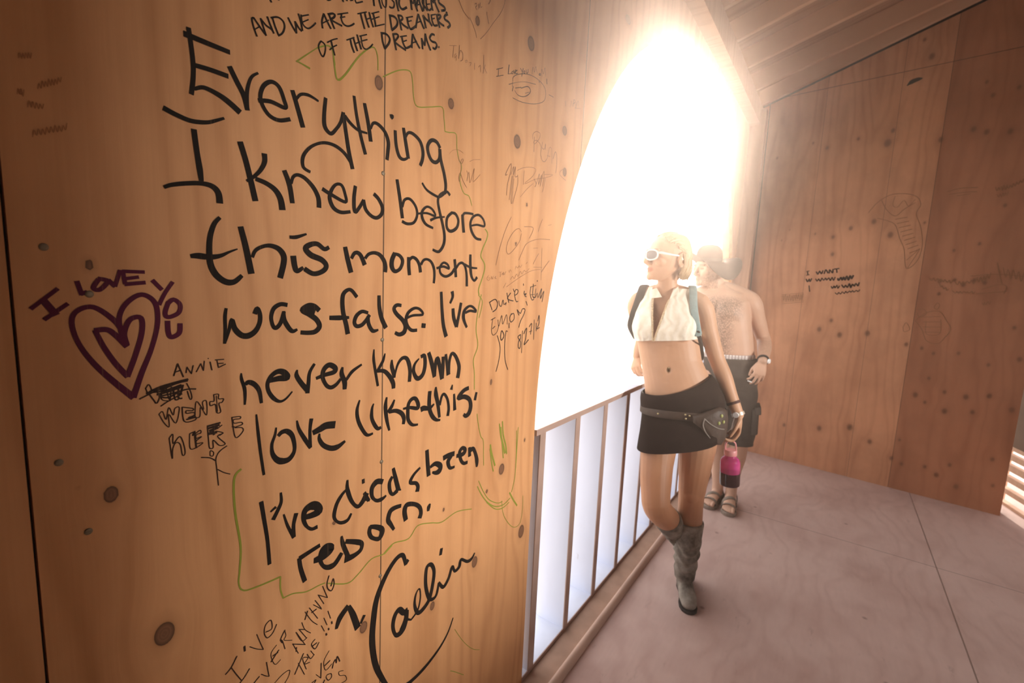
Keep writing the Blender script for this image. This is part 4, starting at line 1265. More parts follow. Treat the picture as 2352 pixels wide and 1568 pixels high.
# --- right wall (slats at the foot, plywood above, an added hole for the fill lamp) and the wall behind the camera
RA = Vector((1.135, 5.05, 0)); RD = Vector((0.27, -0.963, 0)).normalized(); RN = Vector((0.963, 0.27, 0)).normalized()
RL = 7.6
def right_pt(s, z, off=0): return RA + RD * s + RN * off + Vector((0, 0, z))
def right_mesh():
    P = [(0, 0.455), (RL, 0.455), (RL, roof_z(3.18) + 0.14), (0, roof_z(1.135) + 0.14)]
    def through(yw, zw):          # where the line from the fill lamp to a point of the writing wall crosses this wall
        d = Vector((XW, yw, zw)) - FILL_L
        t = (RA - FILL_L).dot(RN) / d.dot(RN)
        q = FILL_L + d * t
        return (q - RA).dot(RD), q.z
    (sa, za), (sb, zb) = through(4.3, 0.60), through(0.42, 2.02)
    za2, zb2 = through(0.42, 0.60)[1], through(4.3, 2.02)[1]
    hole = [(sa, (za + za2) / 2), (sb, (za + za2) / 2), (sb, (zb + zb2) / 2), (sa, (zb + zb2) / 2)]  # invented opening, sized to shape the lamp's patch on the writing wall
    bm = bmesh.new()
    outer = [bm.verts.new(right_pt(s, z)) for s, z in P]
    inner = [bm.verts.new(right_pt(s, z)) for s, z in hole]
    eds = [bm.edges.new((outer[i], outer[(i + 1) % 4])) for i in range(4)]
    eds += [bm.edges.new((inner[i], inner[(i + 1) % len(inner)])) for i in range(len(inner))]
    bmesh.ops.triangle_fill(bm, use_beauty=True, edges=eds)
    r_ = bmesh.ops.solidify(bm, geom=list(bm.faces), thickness=0.06)
    bmesh.ops.recalc_face_normals(bm, faces=bm.faces)
    me = bpy.data.meshes.new('wall_right'); bm.to_mesh(me); bm.free()
    return me
M_lowbounce = simple('dark_low_bounce_plywood', (0.19, 0.12, 0.085), 0.8, var=0.25, scale=6)  # colour darkened to cut light bounced onto the writing wall
tag(link('wall_right', right_mesh(), M_lowbounce, smooth=False), 'plywood wall above the slats at the right edge', kind='structure')
slat_root = bpy.data.objects.new('slat_screen', None); col.objects.link(slat_root)
slat_root.location = RA
tag(slat_root, 'low screen of horizontal wooden slats with bright gaps, beyond the end of the far wall', 'screen')
for (z0, z1) in ((0.425, 0.455), (0.352, 0.392), (0.268, 0.315), (0.185, 0.226), (0.092, 0.128), (-0.02, 0.022)):
    mb = MB()
    mb.obox(right_pt(RL / 2, (z0 + z1) / 2, 0.02) - RA, RD * (RL / 2), RN * 0.02, Vector((0, 0, (z1 - z0) / 2)))
    mb.build('slat', M_lumber, slat_root, smooth=False)
for s in (0.02, 2.2, 4.4, 6.6):
    mb = MB(); mb.obox(right_pt(s, 0.215, 0.06) - RA, RD * 0.02, RN * 0.02, Vector((0, 0, 0.235)))
    mb.build('slat_post', M_lumber_v, slat_root, smooth=False)
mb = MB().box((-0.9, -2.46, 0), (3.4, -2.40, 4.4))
tag(mb.build('wall_near', M_lowbounce, smooth=False), 'plywood wall behind the camera', kind='structure')

# ================================================================== half wall with deep studs below the arch
m, nt, b = new_mat('daylit_white_lumber')  # plain wood whitened and blued, outdoor brightness put into its colour
oc = objcoord(nt)
f = noise(nt, scalev(nt, oc, (3, 3, 0.6)), 5, 4, 0.6)
c = mix(nt, f, (0.58, 0.61, 0.72), (0.70, 0.735, 0.86))
spk = ramp(nt, noise(nt, scalev(nt, oc, (1, 1, .6), (5, 5, 2)), 16, 4, 0.7), [(0.70, (0, 0, 0)), (0.80, (1, 1, 1))])
c = mix(nt, mth(nt, 'MULTIPLY', spk, 0.5), c, (0.36, 0.34, 0.36))
setin(nt, b, 'Base Color', c); b.inputs['Roughness'].default_value = 0.7
M_white = m
M_edge = simple('shaded_board_edge', (0.40, 0.27, 0.22), 0.7, var=0.2, scale=14)  # same wood's room-side edge, shade put into its colour
rail_root = bpy.data.objects.new('half_wall_railing', None); col.objects.link(rail_root)
rail_root.location = (XW, 1.32, 0)
tag(rail_root, 'waist-high open railing of deep upright boards under the arch, flat cap on top', 'railing')
def deep_board(name, lo, hi, front_t=0.004, bev=0.0015):
    """one wood: room-side edge coloured as shaded, other faces whitened as daylit"""
    mb = MB()
    mb.box(lo, (hi[0] - front_t, hi[1], hi[2]), 0)
    mb.box((hi[0] - front_t, lo[1], lo[2]), hi, 1)
    mb.xform(Matrix.Translation((-XW, -1.32, 0)))
    return mb.build(name, [M_white, M_edge], rail_root, smooth=False)
deep_board('cap', (-0.995, 1.322, 0.972), (-0.812, 4.672, 0.994))
deep_board('bottom_plate', (-0.962, 1.322, 0.0005), (XW, 4.672, 0.020))
for k in range(12):
    y = 1.381 + 0.2785 * k
    deep_board('stud', (-0.962, y - 0.019, 0.0201), (XW, y + 0.019, 0.9718))

# ================================================================== writing on the walls
def ink(name, colr, rough=0.75, streak=0.35, base=(0.5, 0.28, 0.13)):
    m, nt, b = new_mat(name)
    oc = objcoord(nt)
    f = ramp(nt, noise(nt, scalev(nt, oc, (60, 420, 5)), 1.0, 3, 0.7), [(0.60, (0, 0, 0)), (0.78, (1, 1, 1))])
    setin(nt, b, 'Base Color', mix(nt, mth(nt, 'MULTIPLY', f, streak), colr, base))
    b.inputs['Roughness'].default_value = rough
    b.inputs['Specular IOR Level'].default_value = 0.1
    return m
INK = dict(black=ink('black_marker_ink', (0.013, 0.009, 0.007), streak=0.22), brown=ink('thin_black_pen_ink', (0.035, 0.018, 0.012), streak=0.3),
           purple=ink('purple_marker_ink', (0.090, 0.012, 0.034), streak=0.4), green=ink('green_marker_ink', (0.24, 0.25, 0.035), streak=0.6),
           pencil=ink('faint_pen_ink', (0.27, 0.125, 0.06), streak=0.5), faded=ink('faded_ink', (0.40, 0.18, 0.075), streak=0.7))
def cr(P, sub):
    """Catmull-Rom through 2-D points"""
    if len(P) < 3: return P
    out = []
    for k in range(len(P) - 1):
        p0, p1, p2, p3 = P[max(0, k - 1)], P[k], P[k + 1], P[min(len(P) - 1, k + 2)]
        for q in range(sub):
            t = q / sub
            out.append(tuple(0.5 * (2 * b_ + (c_ - a_) * t + (2 * a_ - 5 * b_ + 4 * c_ - d_) * t * t + (3 * b_ - 3 * c_ + d_ - a_) * t ** 3) for a_, b_, c_, d_ in zip(p0, p1, p2, p3)))
    out.append(P[-1])
    return out
STROKE_N = [0]
def stroke(mb, w, flat, place, sub=5, k_w=1.0):
    STROKE_N[0] += 1
    lift = (STROKE_N[0] % 24) * 4e-6
    P = [(flat[i] * 1e-4, flat[i + 1] * 1e-4) for i in range(0, len(flat), 2)]
    ws = w if isinstance(w, list) else [w]
    P = cr(P, sub)
    n = len(P)
    Lf, Rt = [], []
    for i, (a, z) in enumerate(P):
        q, r_ = P[max(0, i - 1)], P[min(n - 1, i + 1)]
        d = (r_[0] - q[0], r_[1] - q[1]); l = math.hypot(*d) or 1e-9
        t = i / max(1, n - 1) * (len(ws) - 1)
        k = min(int(t), len(ws) - 2) if len(ws) > 1 else 0
        wd = ws[0] if len(ws) == 1 else ws[k] + (ws[k + 1] - ws[k]) * (t - k)
        wd = wd * 0.5e-4 * k_w
        nx, nz = -d[1] / l * wd, d[0] / l * wd
        ex = 0.0
        if i == 0: ex = -0.25 * wd
        if i == n - 1: ex = 0.25 * wd
        a, z = a + d[0] / l * ex, z + d[1] / l * ex
        Lf.append((a + nx, z + nz)); Rt.append((a - nx, z - nz))
    V = [place(*p, lift + 4e-6 * i / n) for i, p in enumerate(Lf)] + [place(*p, lift + 4e-6 * i / n) for i, p in enumerate(Rt)]
    mb.add(V, [(i, i + 1, n + i + 1, n + i) for i in range(n - 1)])
WL = dict(dreamers_quote='small black capitals: and we are the dreamers of the dreams', everything_message='large black marker message beginning Everything I knew before this moment',
          small_anything_note='thin slanted capitals at the lower edge of the wall', annie_went_here_note='small pen note Annie went here with stick figure',
          love_heart_drawing='purple heart within a heart, I love you written round it', green_border_line='wavy green marker line and smiley face round the message',
          i_love_you_mom_note='small pen note I love you mom near the arch', faint_pen_names='faint pen names and signatures near the arch', dated_initials_note='pen note with a date beside the arch')
KW = dict(dreamers_quote=0.88, everything_message=1.0, small_anything_note=0.62, annie_went_here_note=0.72, love_heart_drawing=1.05, green_border_line=0.66, i_love_you_mom_note=0.6, faint_pen_names=0.7, dated_initials_note=0.7)
for gi, (name, mat, strokes) in enumerate(WRITING):
    off = 0.0006 + 0.00012 * {'green': 0, 'pencil': 1, 'purple': 2, 'brown': 3, 'black': 4}[mat]
    mb = MB()
    for w, flat in strokes:
        stroke(mb, w, flat, lambda a, z, e: (XW + off + e, a, z), k_w=KW[name])
    me = bpy.data.meshes.new(name); me.from_pydata(mb.v, [], mb.f)
    tag(link(name, me, INK[mat], wall_left, smooth=False), WL[name])
FL = dict(short_black_note='short blurred black note', grey_smudged_note='smudged grey note', brown_signature_line='dark band of scrawled names', faint_shell_drawing='faint fan-shaped pen drawing',
          faint_face_drawing='faint round pen drawing', double_brown_underline='double brown line and scrawl')
FI = dict(short_black_note='brown', grey_smudged_note='pencil', brown_signature_line='pencil', faint_shell_drawing='pencil', faint_face_drawing='pencil', double_brown_underline='pencil')
for name, strokes in FAR_WRITING:
    mb = MB()
    for w, flat in strokes:
        stroke(mb, w, flat, lambda a, z, e: (a, -0.0008 - e, z), k_w=0.75 if name == 'short_black_note' else 0.5)
    me = bpy.data.meshes.new(name); me.from_pydata(mb.v, [], mb.f)
    tag(link(name, me, INK[FI[name]], wall_far, smooth=False), FL[name])
# faint old lettering at the upper left of the writing wall
mb = MB()
for (y0, z0, y1, z1, n_) in ((0.122, 1.742, 0.133, 1.745, 5), (0.136, 1.712, 0.158, 1.728, 8), (0.126, 1.688, 0.140, 1.69, 5), (0.128, 1.655, 0.16, 1.672, 9), (0.118, 1.70, 0.124, 1.70, 3)):
    flat = []
    for i in range(n_ * 2):
        t = i / (n_ * 2 - 1)
        flat += [int((y0 + (y1 - y0) * t) * 1e4), int((z0 + (z1 - z0) * t + (0.006 if i % 2 else -0.004) * random.uniform(.5, 1)) * 1e4)]
    stroke(mb, 9, flat, lambda a, z, e: (XW + 0.0007 + e, a, z))
me = bpy.data.meshes.new('faded_lettering'); me.from_pydata(mb.v, [], mb.f)
tag(link('faded_lettering', me, INK['faded'], wall_left, smooth=False), 'faded lettering in the dark corner of the wall')

# ================================================================== people
def skin_mat(name, base):
    m, nt, b = new_mat(name)
    oc = objcoord(nt)
    at = N(nt, 'ShaderNodeAttribute', attribute_name='tint')
    f = noise(nt, oc, 18, 4, 0.6)
    c = mix(nt, f, tuple(x * 0.88 for x in base), tuple(min(1, x * 1.08) for x in base))
    c = mix(nt, 1.0, c, at.outputs['Color'], 'MULTIPLY')
    hair = noise(nt, scalev(nt, oc, (1, 1, 0.55)), 170, 3, 0.7)
    hm = mth(nt, 'MULTIPLY', at.outputs['Alpha'], ramp(nt, hair, [(0.36, (0, 0, 0)), (0.56, (1, 1, 1))]))
    c = mix(nt, hm, c, tuple(x * 0.22 for x in base))
    setin(nt, b, 'Base Color', c)
    b.inputs['Roughness'].default_value = 0.5
    b.inputs['Specular IOR Level'].default_value = 0.35
    return m

def head(mb, centre, yaw, tilt=0.0, scale=1.0, male=False):
    """head in its own frame (face towards -y, z up), turned by yaw towards picture left"""
    M = Matrix.Translation(centre) @ Matrix.Rotation(yaw, 4, 'Z') @ Matrix.Rotation(tilt, 4, 'X') @ Matrix.Scale(scale, 4)
    s0 = len(mb.v)
    j = 1.10 if male else 1.0
    rows = [(0.106, 0, 0.020, 0.006, 0.012, 0.012), (0.103, 0, 0.018, 0.026, 0.034, 0.036), (0.095, 0, 0.014, 0.045, 0.056, 0.060), (0.080, 0, 0.010, 0.060, 0.074, 0.079),
            (0.058, 0, 0.006, 0.071, 0.086, 0.092), (0.030, 0, 0.003, 0.0755, 0.092, 0.095), (0.006, 0, 0.002, 0.0755, 0.089, 0.093), (-0.018, 0, 0.0, 0.073, 0.085, 0.086),
            (-0.042, 0, -0.004, 0.068 * j, 0.081, 0.071), (-0.062, 0, -0.012, 0.062 * j, 0.074, 0.055), (-0.080, 0, -0.024, 0.052 * j, 0.063, 0.045), (-0.096, 0, -0.036, 0.039 * j, 0.050, 0.040), (-0.110, 0, -0.048, 0.022 * j, 0.033, 0.030)]
    mb.loft(rows, n=30)
    mb.tube([(0, -0.084, 0.014), (0, -0.096, -0.010), (0, -0.110, -0.032)], [(0.008, 0.009), (0.0095, 0.010), (0.012, 0.010)], n=12, sub=3)
    mb.ell((0, -0.100, -0.037), (0.0165, 0.013, 0.0085))
    mb.ell((0.012, -0.092, -0.038), (0.007, 0.009, 0.007)); mb.ell((-0.012, -0.092, -0.038), (0.007, 0.009, 0.007))
    mb.ell((0, -0.0835, -0.0605), (0.0205, 0.0095, 0.0050))
    mb.ell((0, -0.0825, -0.0700), (0.0180, 0.0095, 0.0060))
    mb.ell((0, -0.078, -0.098), (0.020 * j, 0.014, 0.016))
    for sx in (-1, 1):
        mb.ell((sx * 0.040, -0.058, -0.026), (0.028, 0.026, 0.024))
        mb.ell((sx * 0.030, -0.080, 0.024), (0.024, 0.012, 0.008))
        mb.ell((sx * 0.052, -0.046, 0.000), (0.024, 0.034, 0.024))
        rot = Matrix.Rotation(sx * R(22), 3, 'Z') @ Matrix.Rotation(R(-12), 3, 'X')
        er = Matrix.Rotation(sx * R(28), 3, 'Z')
        mb.ell((sx * 0.079, 0.018, -0.012), (0.006, 0.017, 0.027), er)
        E_ = [(0.006, 0.006), (0.002, 0.024), (-0.012, 0.033), (-0.028, 0.030), (-0.034, 0.014), (-0.030, -0.006), (-0.018, -0.022), (-0.004, -0.031), (0.004, -0.026)]
        mb.tube([Vector((sx * 0.081, 0.014, -0.012)) + er @ Vector((sx * (0.005 + 0.006 * min(1, max(0, -a_ / 0.03))), -a_, b_)) for a_, b_ in E_], [0.004, 0.0048, 0.0052, 0.0052, 0.005, 0.0048, 0.0052, 0.0062, 0.0045], n=8, sub=3)
        mb.ell((sx * 0.083, 0.006, -0.014), (0.005, 0.004, 0.008), er)
    mb.xform(M, s0)
    return M

def hand(mb, wrist, f, n, curl=(30, 50, 25), side=1, s=1.0, spread=0.0, thumb=(0.62, 0.66, -0.35), thumb2=(0.9, 0.2, -0.35)):
    """palm plus five separate fingers; f = direction of the fingers, n = back of the hand"""
    f = Vector(f).normalized(); n = Vector(n); n = (n - f * n.dot(f)).normalized()
    t = n.cross(f) * side
    w = Vector(wrist); tips = []
    def P(a, b, c): return w + (t * a + f * b + n * c) * s
    rs = []
    for (b_, hw, th, cx) in ((-0.012, 0.024, 0.017, 0), (0.008, 0.026, 0.016, 0.001), (0.030, 0.035, 0.0155, 0.003), (0.055, 0.040, 0.0145, 0.002), (0.078, 0.041, 0.0125, 0.0), (0.090, 0.037, 0.010, -0.001)):
        rs.append([P(cx + hw * math.cos(2 * math.pi * i / 16), b_, th * math.sin(2 * math.pi * i / 16)) for i in range(16)])
    mb.rings(rs)
    for i, (a, b0, L, rad) in enumerate(((0.031, 0.082, (0.043, 0.026, 0.021), 0.0085), (0.0105, 0.088, (0.047, 0.029, 0.022), 0.0088), (-0.0105, 0.085, (0.044, 0.027, 0.022), 0.0083), (-0.030, 0.076, (0.034, 0.021, 0.019), 0.0074))):
        p = Vector((a, b0, 0)); pts = [Vector((a * 0.9, b0 - 0.025, 0)), p.copy()]; ang = 0
        cu = curl[i] if isinstance(curl[0], tuple) else curl
        for k in range(3):
            ang += R(cu[k])
            lat = spread * (1.5 - i) * 0.3
            d = Vector((lat, math.cos(ang), -math.sin(ang))).normalized()
            p = p + d * L[k]
            pts.append(p.copy())
        tips.append([P(*q) for q in pts])
        mb.tube([P(*q) for q in pts], [rad * 1.05 * s, rad * 1.08 * s, rad * s, rad * 0.92 * s, rad * 0.74 * s], n=10, sub=4, ref=t)
    b0 = Vector((0.022, 0.018, -0.004)); d1, d2 = Vector((thumb[1], thumb[0], thumb[2])).normalized(), Vector((thumb2[1], thumb2[0], thumb2[2])).normalized()
    p1 = b0 + d1 * 0.044; p2 = p1 + d2 * 0.031; p3 = p2 + d2 * 0.022
    mb.tube([P(*q) for q in (b0, p1, p2, p3)], [0.0145 * s, 0.0105 * s, 0.0098 * s, 0.0072 * s], n=10, sub=4, ref=n)
    return tips

def add_tint(me, fn):
    co = coords(me).astype(float)
    rgba = np.ones((len(co), 4)); rgba[:, 3] = 0
    fn(co, rgba)
    me.attributes.new('tint', 'FLOAT_COLOR', 'POINT').data.foreach_set('color', rgba.astype(np.float32).ravel())

def person_root(name, O, label):
    return O, math.atan2(-O[0], O[1])

def headspace(co, M):
    Mi = np.array(M.inverted())
    return co @ Mi[:3, :3].T + Mi[:3, 3]

def lips_tint(co, rgba, M, colr):
    h = headspace(co, M)
    d = np.sqrt((h[:, 0] / 0.022) ** 2 + ((h[:, 2] + 0.0655) / 0.0115) ** 2)
    k = np.clip(1.25 - d, 0, 0.35) / 0.35 * (h[:, 1] < -0.07)
    for i in range(3): rgba[:, i] *= 1 - k * (1 - colr[i])
    for sx in (-1, 1):      # nostril / eye hollow colour is left to the light
        pass

def dent(co, M, c, rad, vec):
    h = headspace(co, M)
    g = np.exp(-(((h - np.array(c)) / np.array(rad)) ** 2).sum(1))
    Mr = np.array(M)[:3, :3]
    return co + g[:, None] * (Mr @ np.array(vec))[None, :]

# ------------------------------------------------------------------ the woman
OW = Vector((-0.545, 2.2, 0)); AW = math.atan2(0.545, 2.2)
M_skin_w = skin_mat('tanned_skin', (0.56, 0.315, 0.19))
mb = MB()
T_ROWS = [(0.86, 0.0, 0.01, 0.150, 0.085, 0.095), (0.92, 0.0, 0.005, 0.168, 0.100, 0.115), (1.00, -0.008, 0.0, 0.170, 0.103, 0.116), (1.06, -0.028, 0.0, 0.160, 0.100, 0.102), (1.13, -0.056, 0.0, 0.148, 0.092, 0.080),
          (1.19, -0.080, 0.002, 0.141, 0.086, 0.074), (1.25, -0.094, 0.005, 0.141, 0.088, 0.082), (1.32, -0.108, 0.008, 0.146, 0.092, 0.095), (1.39, -0.114, 0.012, 0.147, 0.086, 0.098),
          (1.44, -0.115, 0.016, 0.140, 0.072, 0.085), (1.475, -0.116, 0.020, 0.118, 0.058, 0.068), (1.505, -0.118, 0.022, 0.075, 0.048, 0.054), (1.53, -0.119, 0.022, 0.05, 0.042, 0.046)]
mb.loft(T_ROWS, n=36)
BRL, BRR = (-0.188, -0.060, 1.330), (-0.040, -0.062, 1.338)
mb.ell(BRL, (0.066, 0.058, 0.066)); mb.ell(BRR, (0.066, 0.058, 0.066))
mb.tube([(-0.119, 0.022, 1.48), (-0.120, 0.012, 1.54), (-0.124, 0.004, 1.60)], [0.050, 0.0445, 0.046], n=18)
mb.tube([(-0.118, 0.026, 1.505), (-0.04, 0.026, 1.488), (0.030, 0.026, 1.455)], [0.036, 0.038, 0.042]); mb.tube([(-0.118, 0.026, 1.505), (-0.19, 0.026, 1.485), (-0.250, 0.028, 1.445)], [0.036, 0.037, 0.040])
# legs: weight on the straight leg, the other bent and crossed behind it
mb.tube([(0.080, 0.0, 0.93), (0.079, -0.005, 0.80), (0.076, -0.012, 0.68), (0.073, -0.018, 0.585), (0.073, -0.016, 0.53), (0.075, 0.0, 0.46), (0.077, 0.012, 0.39), (0.079, 0.022, 0.28), (0.082, 0.03, 0.10)],
        [0.088, 0.084, 0.073, 0.063, 0.058, 0.057, 0.058, 0.050, 0.038], n=20)
mb.ell((0.073, -0.060, 0.555), (0.036, 0.022, 0.040))
mb.tube([(-0.090, 0.0, 0.92), (-0.092, -0.06, 0.79), (-0.090, -0.125, 0.66), (-0.080, -0.178, 0.560), (-0.070, -0.180, 0.520), (-0.045, -0.120, 0.462), (-0.012, -0.045, 0.400), (0.03, 0.05, 0.30), (0.065, 0.13, 0.20)],
        [0.092, 0.083, 0.072, 0.064, 0.062, 0.060, 0.056, 0.050, 0.040], n=20)
mb.ell((-0.078, -0.222, 0.535), (0.038, 0.024, 0.042))
# arms
mb.tube([(0.022, 0.026, 1.452), (0.048, 0.028, 1.420), (0.080, 0.038, 1.32), (0.112, 0.046, 1.23), (0.130, 0.046, 1.185), (0.162, 0.034, 1.12), (0.205, 0.012, 1.02), (0.236, 0.0, 0.955)],
        [0.044, 0.047, 0.041, 0.038, 0.036, 0.036, 0.029, 0.0245], n=18)
mb.tube([(-0.246, 0.028, 1.448), (-0.258, 0.045, 1.415), (-0.250, 0.12, 1.345), (-0.228, 0.20, 1.268), (-0.232, 0.235, 1.235), (-0.250, 0.30, 1.18), (-0.264, 0.345, 1.130)],
        [0.042, 0.043, 0.038, 0.036, 0.035, 0.031, 0.0245], n=18)
hand(mb, (0.238, -0.001, 0.948), (-0.08, -0.04, -1), (0.80, 0.35, 0.0), curl=((30, 52, 30), (34, 56, 32), (36, 58, 34), (40, 60, 36)), side=-1, s=0.90, thumb=(0.80, 0.42, -0.5), thumb2=(0.95, -0.1, -0.35))
hand(mb, (-0.264, 0.347, 1.126), (0.02, -0.62, -0.62), (-0.55, -0.55, 0.40), curl=(42, 66, 40), side=1, s=0.88, thumb=(0.75, 0.55, -0.45), thumb2=(0.8, -0.2, -0.6))
HW = head(mb, (-0.129, -0.006, 1.655), R(-54), R(-3))
me = remesh(mb, 0.0034, 5)
co = coords(me).astype(float)
for sx in (-1, 1):
    co = dent(co, HW, (sx * 0.031, -0.086, 0.003), (0.017, 0.02, 0.011), (0, 0.010, 0))
# navel and a soft midline on the belly
g = np.exp(-(((co - np.array((-0.076, -0.092, 1.138))) / np.array((0.008, 0.03, 0.011))) ** 2).sum(1)); co[:, 1] += 0.012 * g
g = np.exp(-((co[:, 0] + 0.085) / 0.012) ** 2) * ((co[:, 2] > 1.08) & (co[:, 2] < 1.25) & (co[:, 1] < -0.04)); co[:, 1] += 0.0018 * g
put(me, co)
def tw(co, rgba):
    lips_tint(co, rgba, HW, (0.95, 0.66, 0.66))
    k = np.clip((0.95 - co[:, 2]) / 0.3, 0, 1)          # legs more tanned
    for i, v in enumerate((0.82, 0.68, 0.58)): rgba[:, i] *= 1 - k * (1 - v)
    h = headspace(co, HW)
    for sx in (-1, 1):
        br = np.exp(-((h[:, 0] - sx * 0.032) / 0.018) ** 4 - ((h[:, 2] - 0.026 + 6 * (h[:, 0] - sx * 0.032) ** 2) / 0.0035) ** 2) * (h[:, 1] < -0.05)
        for i in range(3): rgba[:, i] *= 1 - 0.45 * br
    g = np.exp(-(((co - np.array((-0.076, -0.085, 1.138))) / np.array((0.006, 0.03, 0.008))) ** 2).sum(1))
    for i in range(3): rgba[:, i] *= 1 - 0.55 * g
add_tint(me, tw)
woman = link('person', me, M_skin_w)
woman.location = OW; woman.rotation_euler = (0, 0, AW)
tag(woman, 'woman in white sunglasses, cream sleeveless top, black miniskirt and boots leaning on the railing', 'person')
def WW(p): return OW + Matrix.Rotation(AW, 3, 'Z') @ Vector(p)

# sleeveless cream top, cut from a slightly larger torso
mb = MB()
mb.loft([(z, cx, cy, a + 0.007, bf + 0.007 + {1.25: 0.018, 1.32: 0.036, 1.39: 0.026, 1.44: 0.010}.get(z, 0), bb + 0.008) for z, cx, cy, a, bf, bb in T_ROWS[4:12]], n=36, power=2.3)
mb.ell(BRL, (0.068, 0.066, 0.070)); mb.ell(BRR, (0.068, 0.066, 0.070))
mb.tube([(-0.118, 0.026, 1.505), (-0.04, 0.026, 1.488), (0.030, 0.026, 1.455)], [0.043, 0.044, 0.046]); mb.tube([(-0.118, 0.026, 1.505), (-0.19, 0.026, 1.485), (-0.250, 0.028, 1.445)], [0.043, 0.044, 0.046])
shell = remesh(mb, 0.005, 24, 'shell')
sc_ = coords(shell).astype(float); sc_[:, 1] = np.where(sc_[:, 1] < 0, sc_[:, 1] - 0.004, sc_[:, 1]); put(shell, sc_)
m, nt, b = new_mat('cream_crinkled_cotton')
oc = objcoord(nt)
wv = N(nt, 'ShaderNodeTexWave', wave_type='BANDS', bands_direction='X'); setin(nt, wv, 'Vector', oc)
wv.inputs['Scale'].default_value = 9; wv.inputs['Distortion'].default_value = 9; wv.inputs['Detail'].default_value = 3; wv.inputs['Detail Scale'].default_value = 1.2
setin(nt, b, 'Base Color', mix(nt, wv.outputs['Fac'], (0.80, 0.72, 0.58), (0.88, 0.82, 0.70)))
b.inputs['Roughness'].default_value = 0.85
bn = N(nt, 'ShaderNodeBump'); bn.inputs['Strength'].default_value = 0.35; bn.inputs['Distance'].default_value = 0.006
setin(nt, bn, 'Height', wv.outputs['Fac']); setin(nt, b, 'Normal', bn.outputs[0])
M_cream = m
def line_plane(p, q, flip=1):
    d = Vector((q[0] - p[0], 0, q[1] - p[1])).normalized()
    return Vector((p[0], 0, p[1])), Vector((d.z, 0, -d.x)) * flip
def cut_shell(planes):
    bm = bmesh.new(); bm.from_mesh(shell)
    for pco, no in planes:
        bmesh.ops.bisect_plane(bm, geom=list(bm.verts) + list(bm.edges) + list(bm.faces), plane_co=pco, plane_no=no, clear_outer=True)
    return bm
top_z = (Vector((0, 0, 1.512)), Vector((0, 0, 1)))
VL = ((-0.1535, 1.262), (-0.178, 1.47)); VR = ((-0.1495, 1.262), (-0.099, 1.47))
bmA = cut_shell([(Vector((-0.149, 0, 1.276)), Vector((0.20, 0, -1)).normalized()), line_plane(*VL), line_plane((-0.205, 1.50), (-0.275, 1.34)), top_z])
bmB = cut_shell([(Vector((-0.149, 0, 1.272)), Vector((0.10, 0, -1)).normalized()), line_plane(*VR, -1), line_plane((0.002, 1.50), (0.050, 1.30), -1), top_z])
V, F = [], []
for bm in (bmA, bmB):
    o_ = len(V); bm.verts.index_update()
    V += [v.co[:] for v in bm.verts]; F += [tuple(o_ + v.index for v in f_.verts) for f_ in bm.faces]
    bm.free()
me = bpy.data.meshes.new('sleeveless_top'); me.from_pydata(V, [], F)
topo = link('sleeveless_top', me, M_cream, woman)
sd = topo.modifiers.new('thickness', 'SOLIDIFY'); sd.thickness = 0.003; sd.offset = 1
def surf_y(x, z, default=-0.09):
    """front surface of the top at (x, z)"""
    hit, loc, nor, idx = topo_bvh.ray_cast(Vector((x, -0.6, z)), Vector((0, 1, 0)))[:4] if False else (None, None, None, None)
    return default
from mathutils.bvhtree import BVHTree
shell_bvh = BVHTree.FromPolygons([v.co[:] for v in shell.vertices], [p.vertices[:] for p in shell.polygons])
body_bvh = BVHTree.FromPolygons([v.co[:] for v in woman.data.vertices], [p.vertices[:] for p in woman.data.polygons])
def front_y(bvh, x, z, default=-0.08):
    h = bvh.ray_cast(Vector((x, -0.8, z)), Vector((0, 1, 0)))
    return h[0].y if h[0] is not None else default
M_cord = simple('braided_trim_cord', (0.60, 0.46, 0.30), 0.8, var=0.3, scale=160)
mb = MB()
for (p, q) in (VL, VR):
    n_ = 26
    for k in range(n_):
        t0 = k / n_ * 0.92
        x, z = p[0] + (q[0] - p[0]) * t0, p[1] + (q[1] - p[1]) * t0 + 0.012
        y = front_y(shell_bvh, x, z) - 0.003
        mb.ell((x, y, z), (0.0035, 0.0035, 0.0062), Matrix.Rotation(R(38), 3, 'Y'), n=8, m=6)
tag(mb.build('trim_cord', M_cord, topo), 'braided cord along the open neckline')
# collar flaps
for P in ([(-0.184, 1.462), (-0.134, 1.470), (-0.163, 1.512), (-0.190, 1.500)], [(-0.100, 1.468), (-0.062, 1.490), (-0.070, 1.522), (-0.088, 1.505)]):
    rs = []
    for dy in (-0.004, 0.0):
        rs.append([Vector((x, min(front_y(shell_bvh, x, z, -0.04), front_y(body_bvh, x, z, -0.04)) - 0.006 + dy, z)) for x, z in P])
    MB().rings(rs).build('collar', M_cream, topo, smooth=False, bevel=0.002)

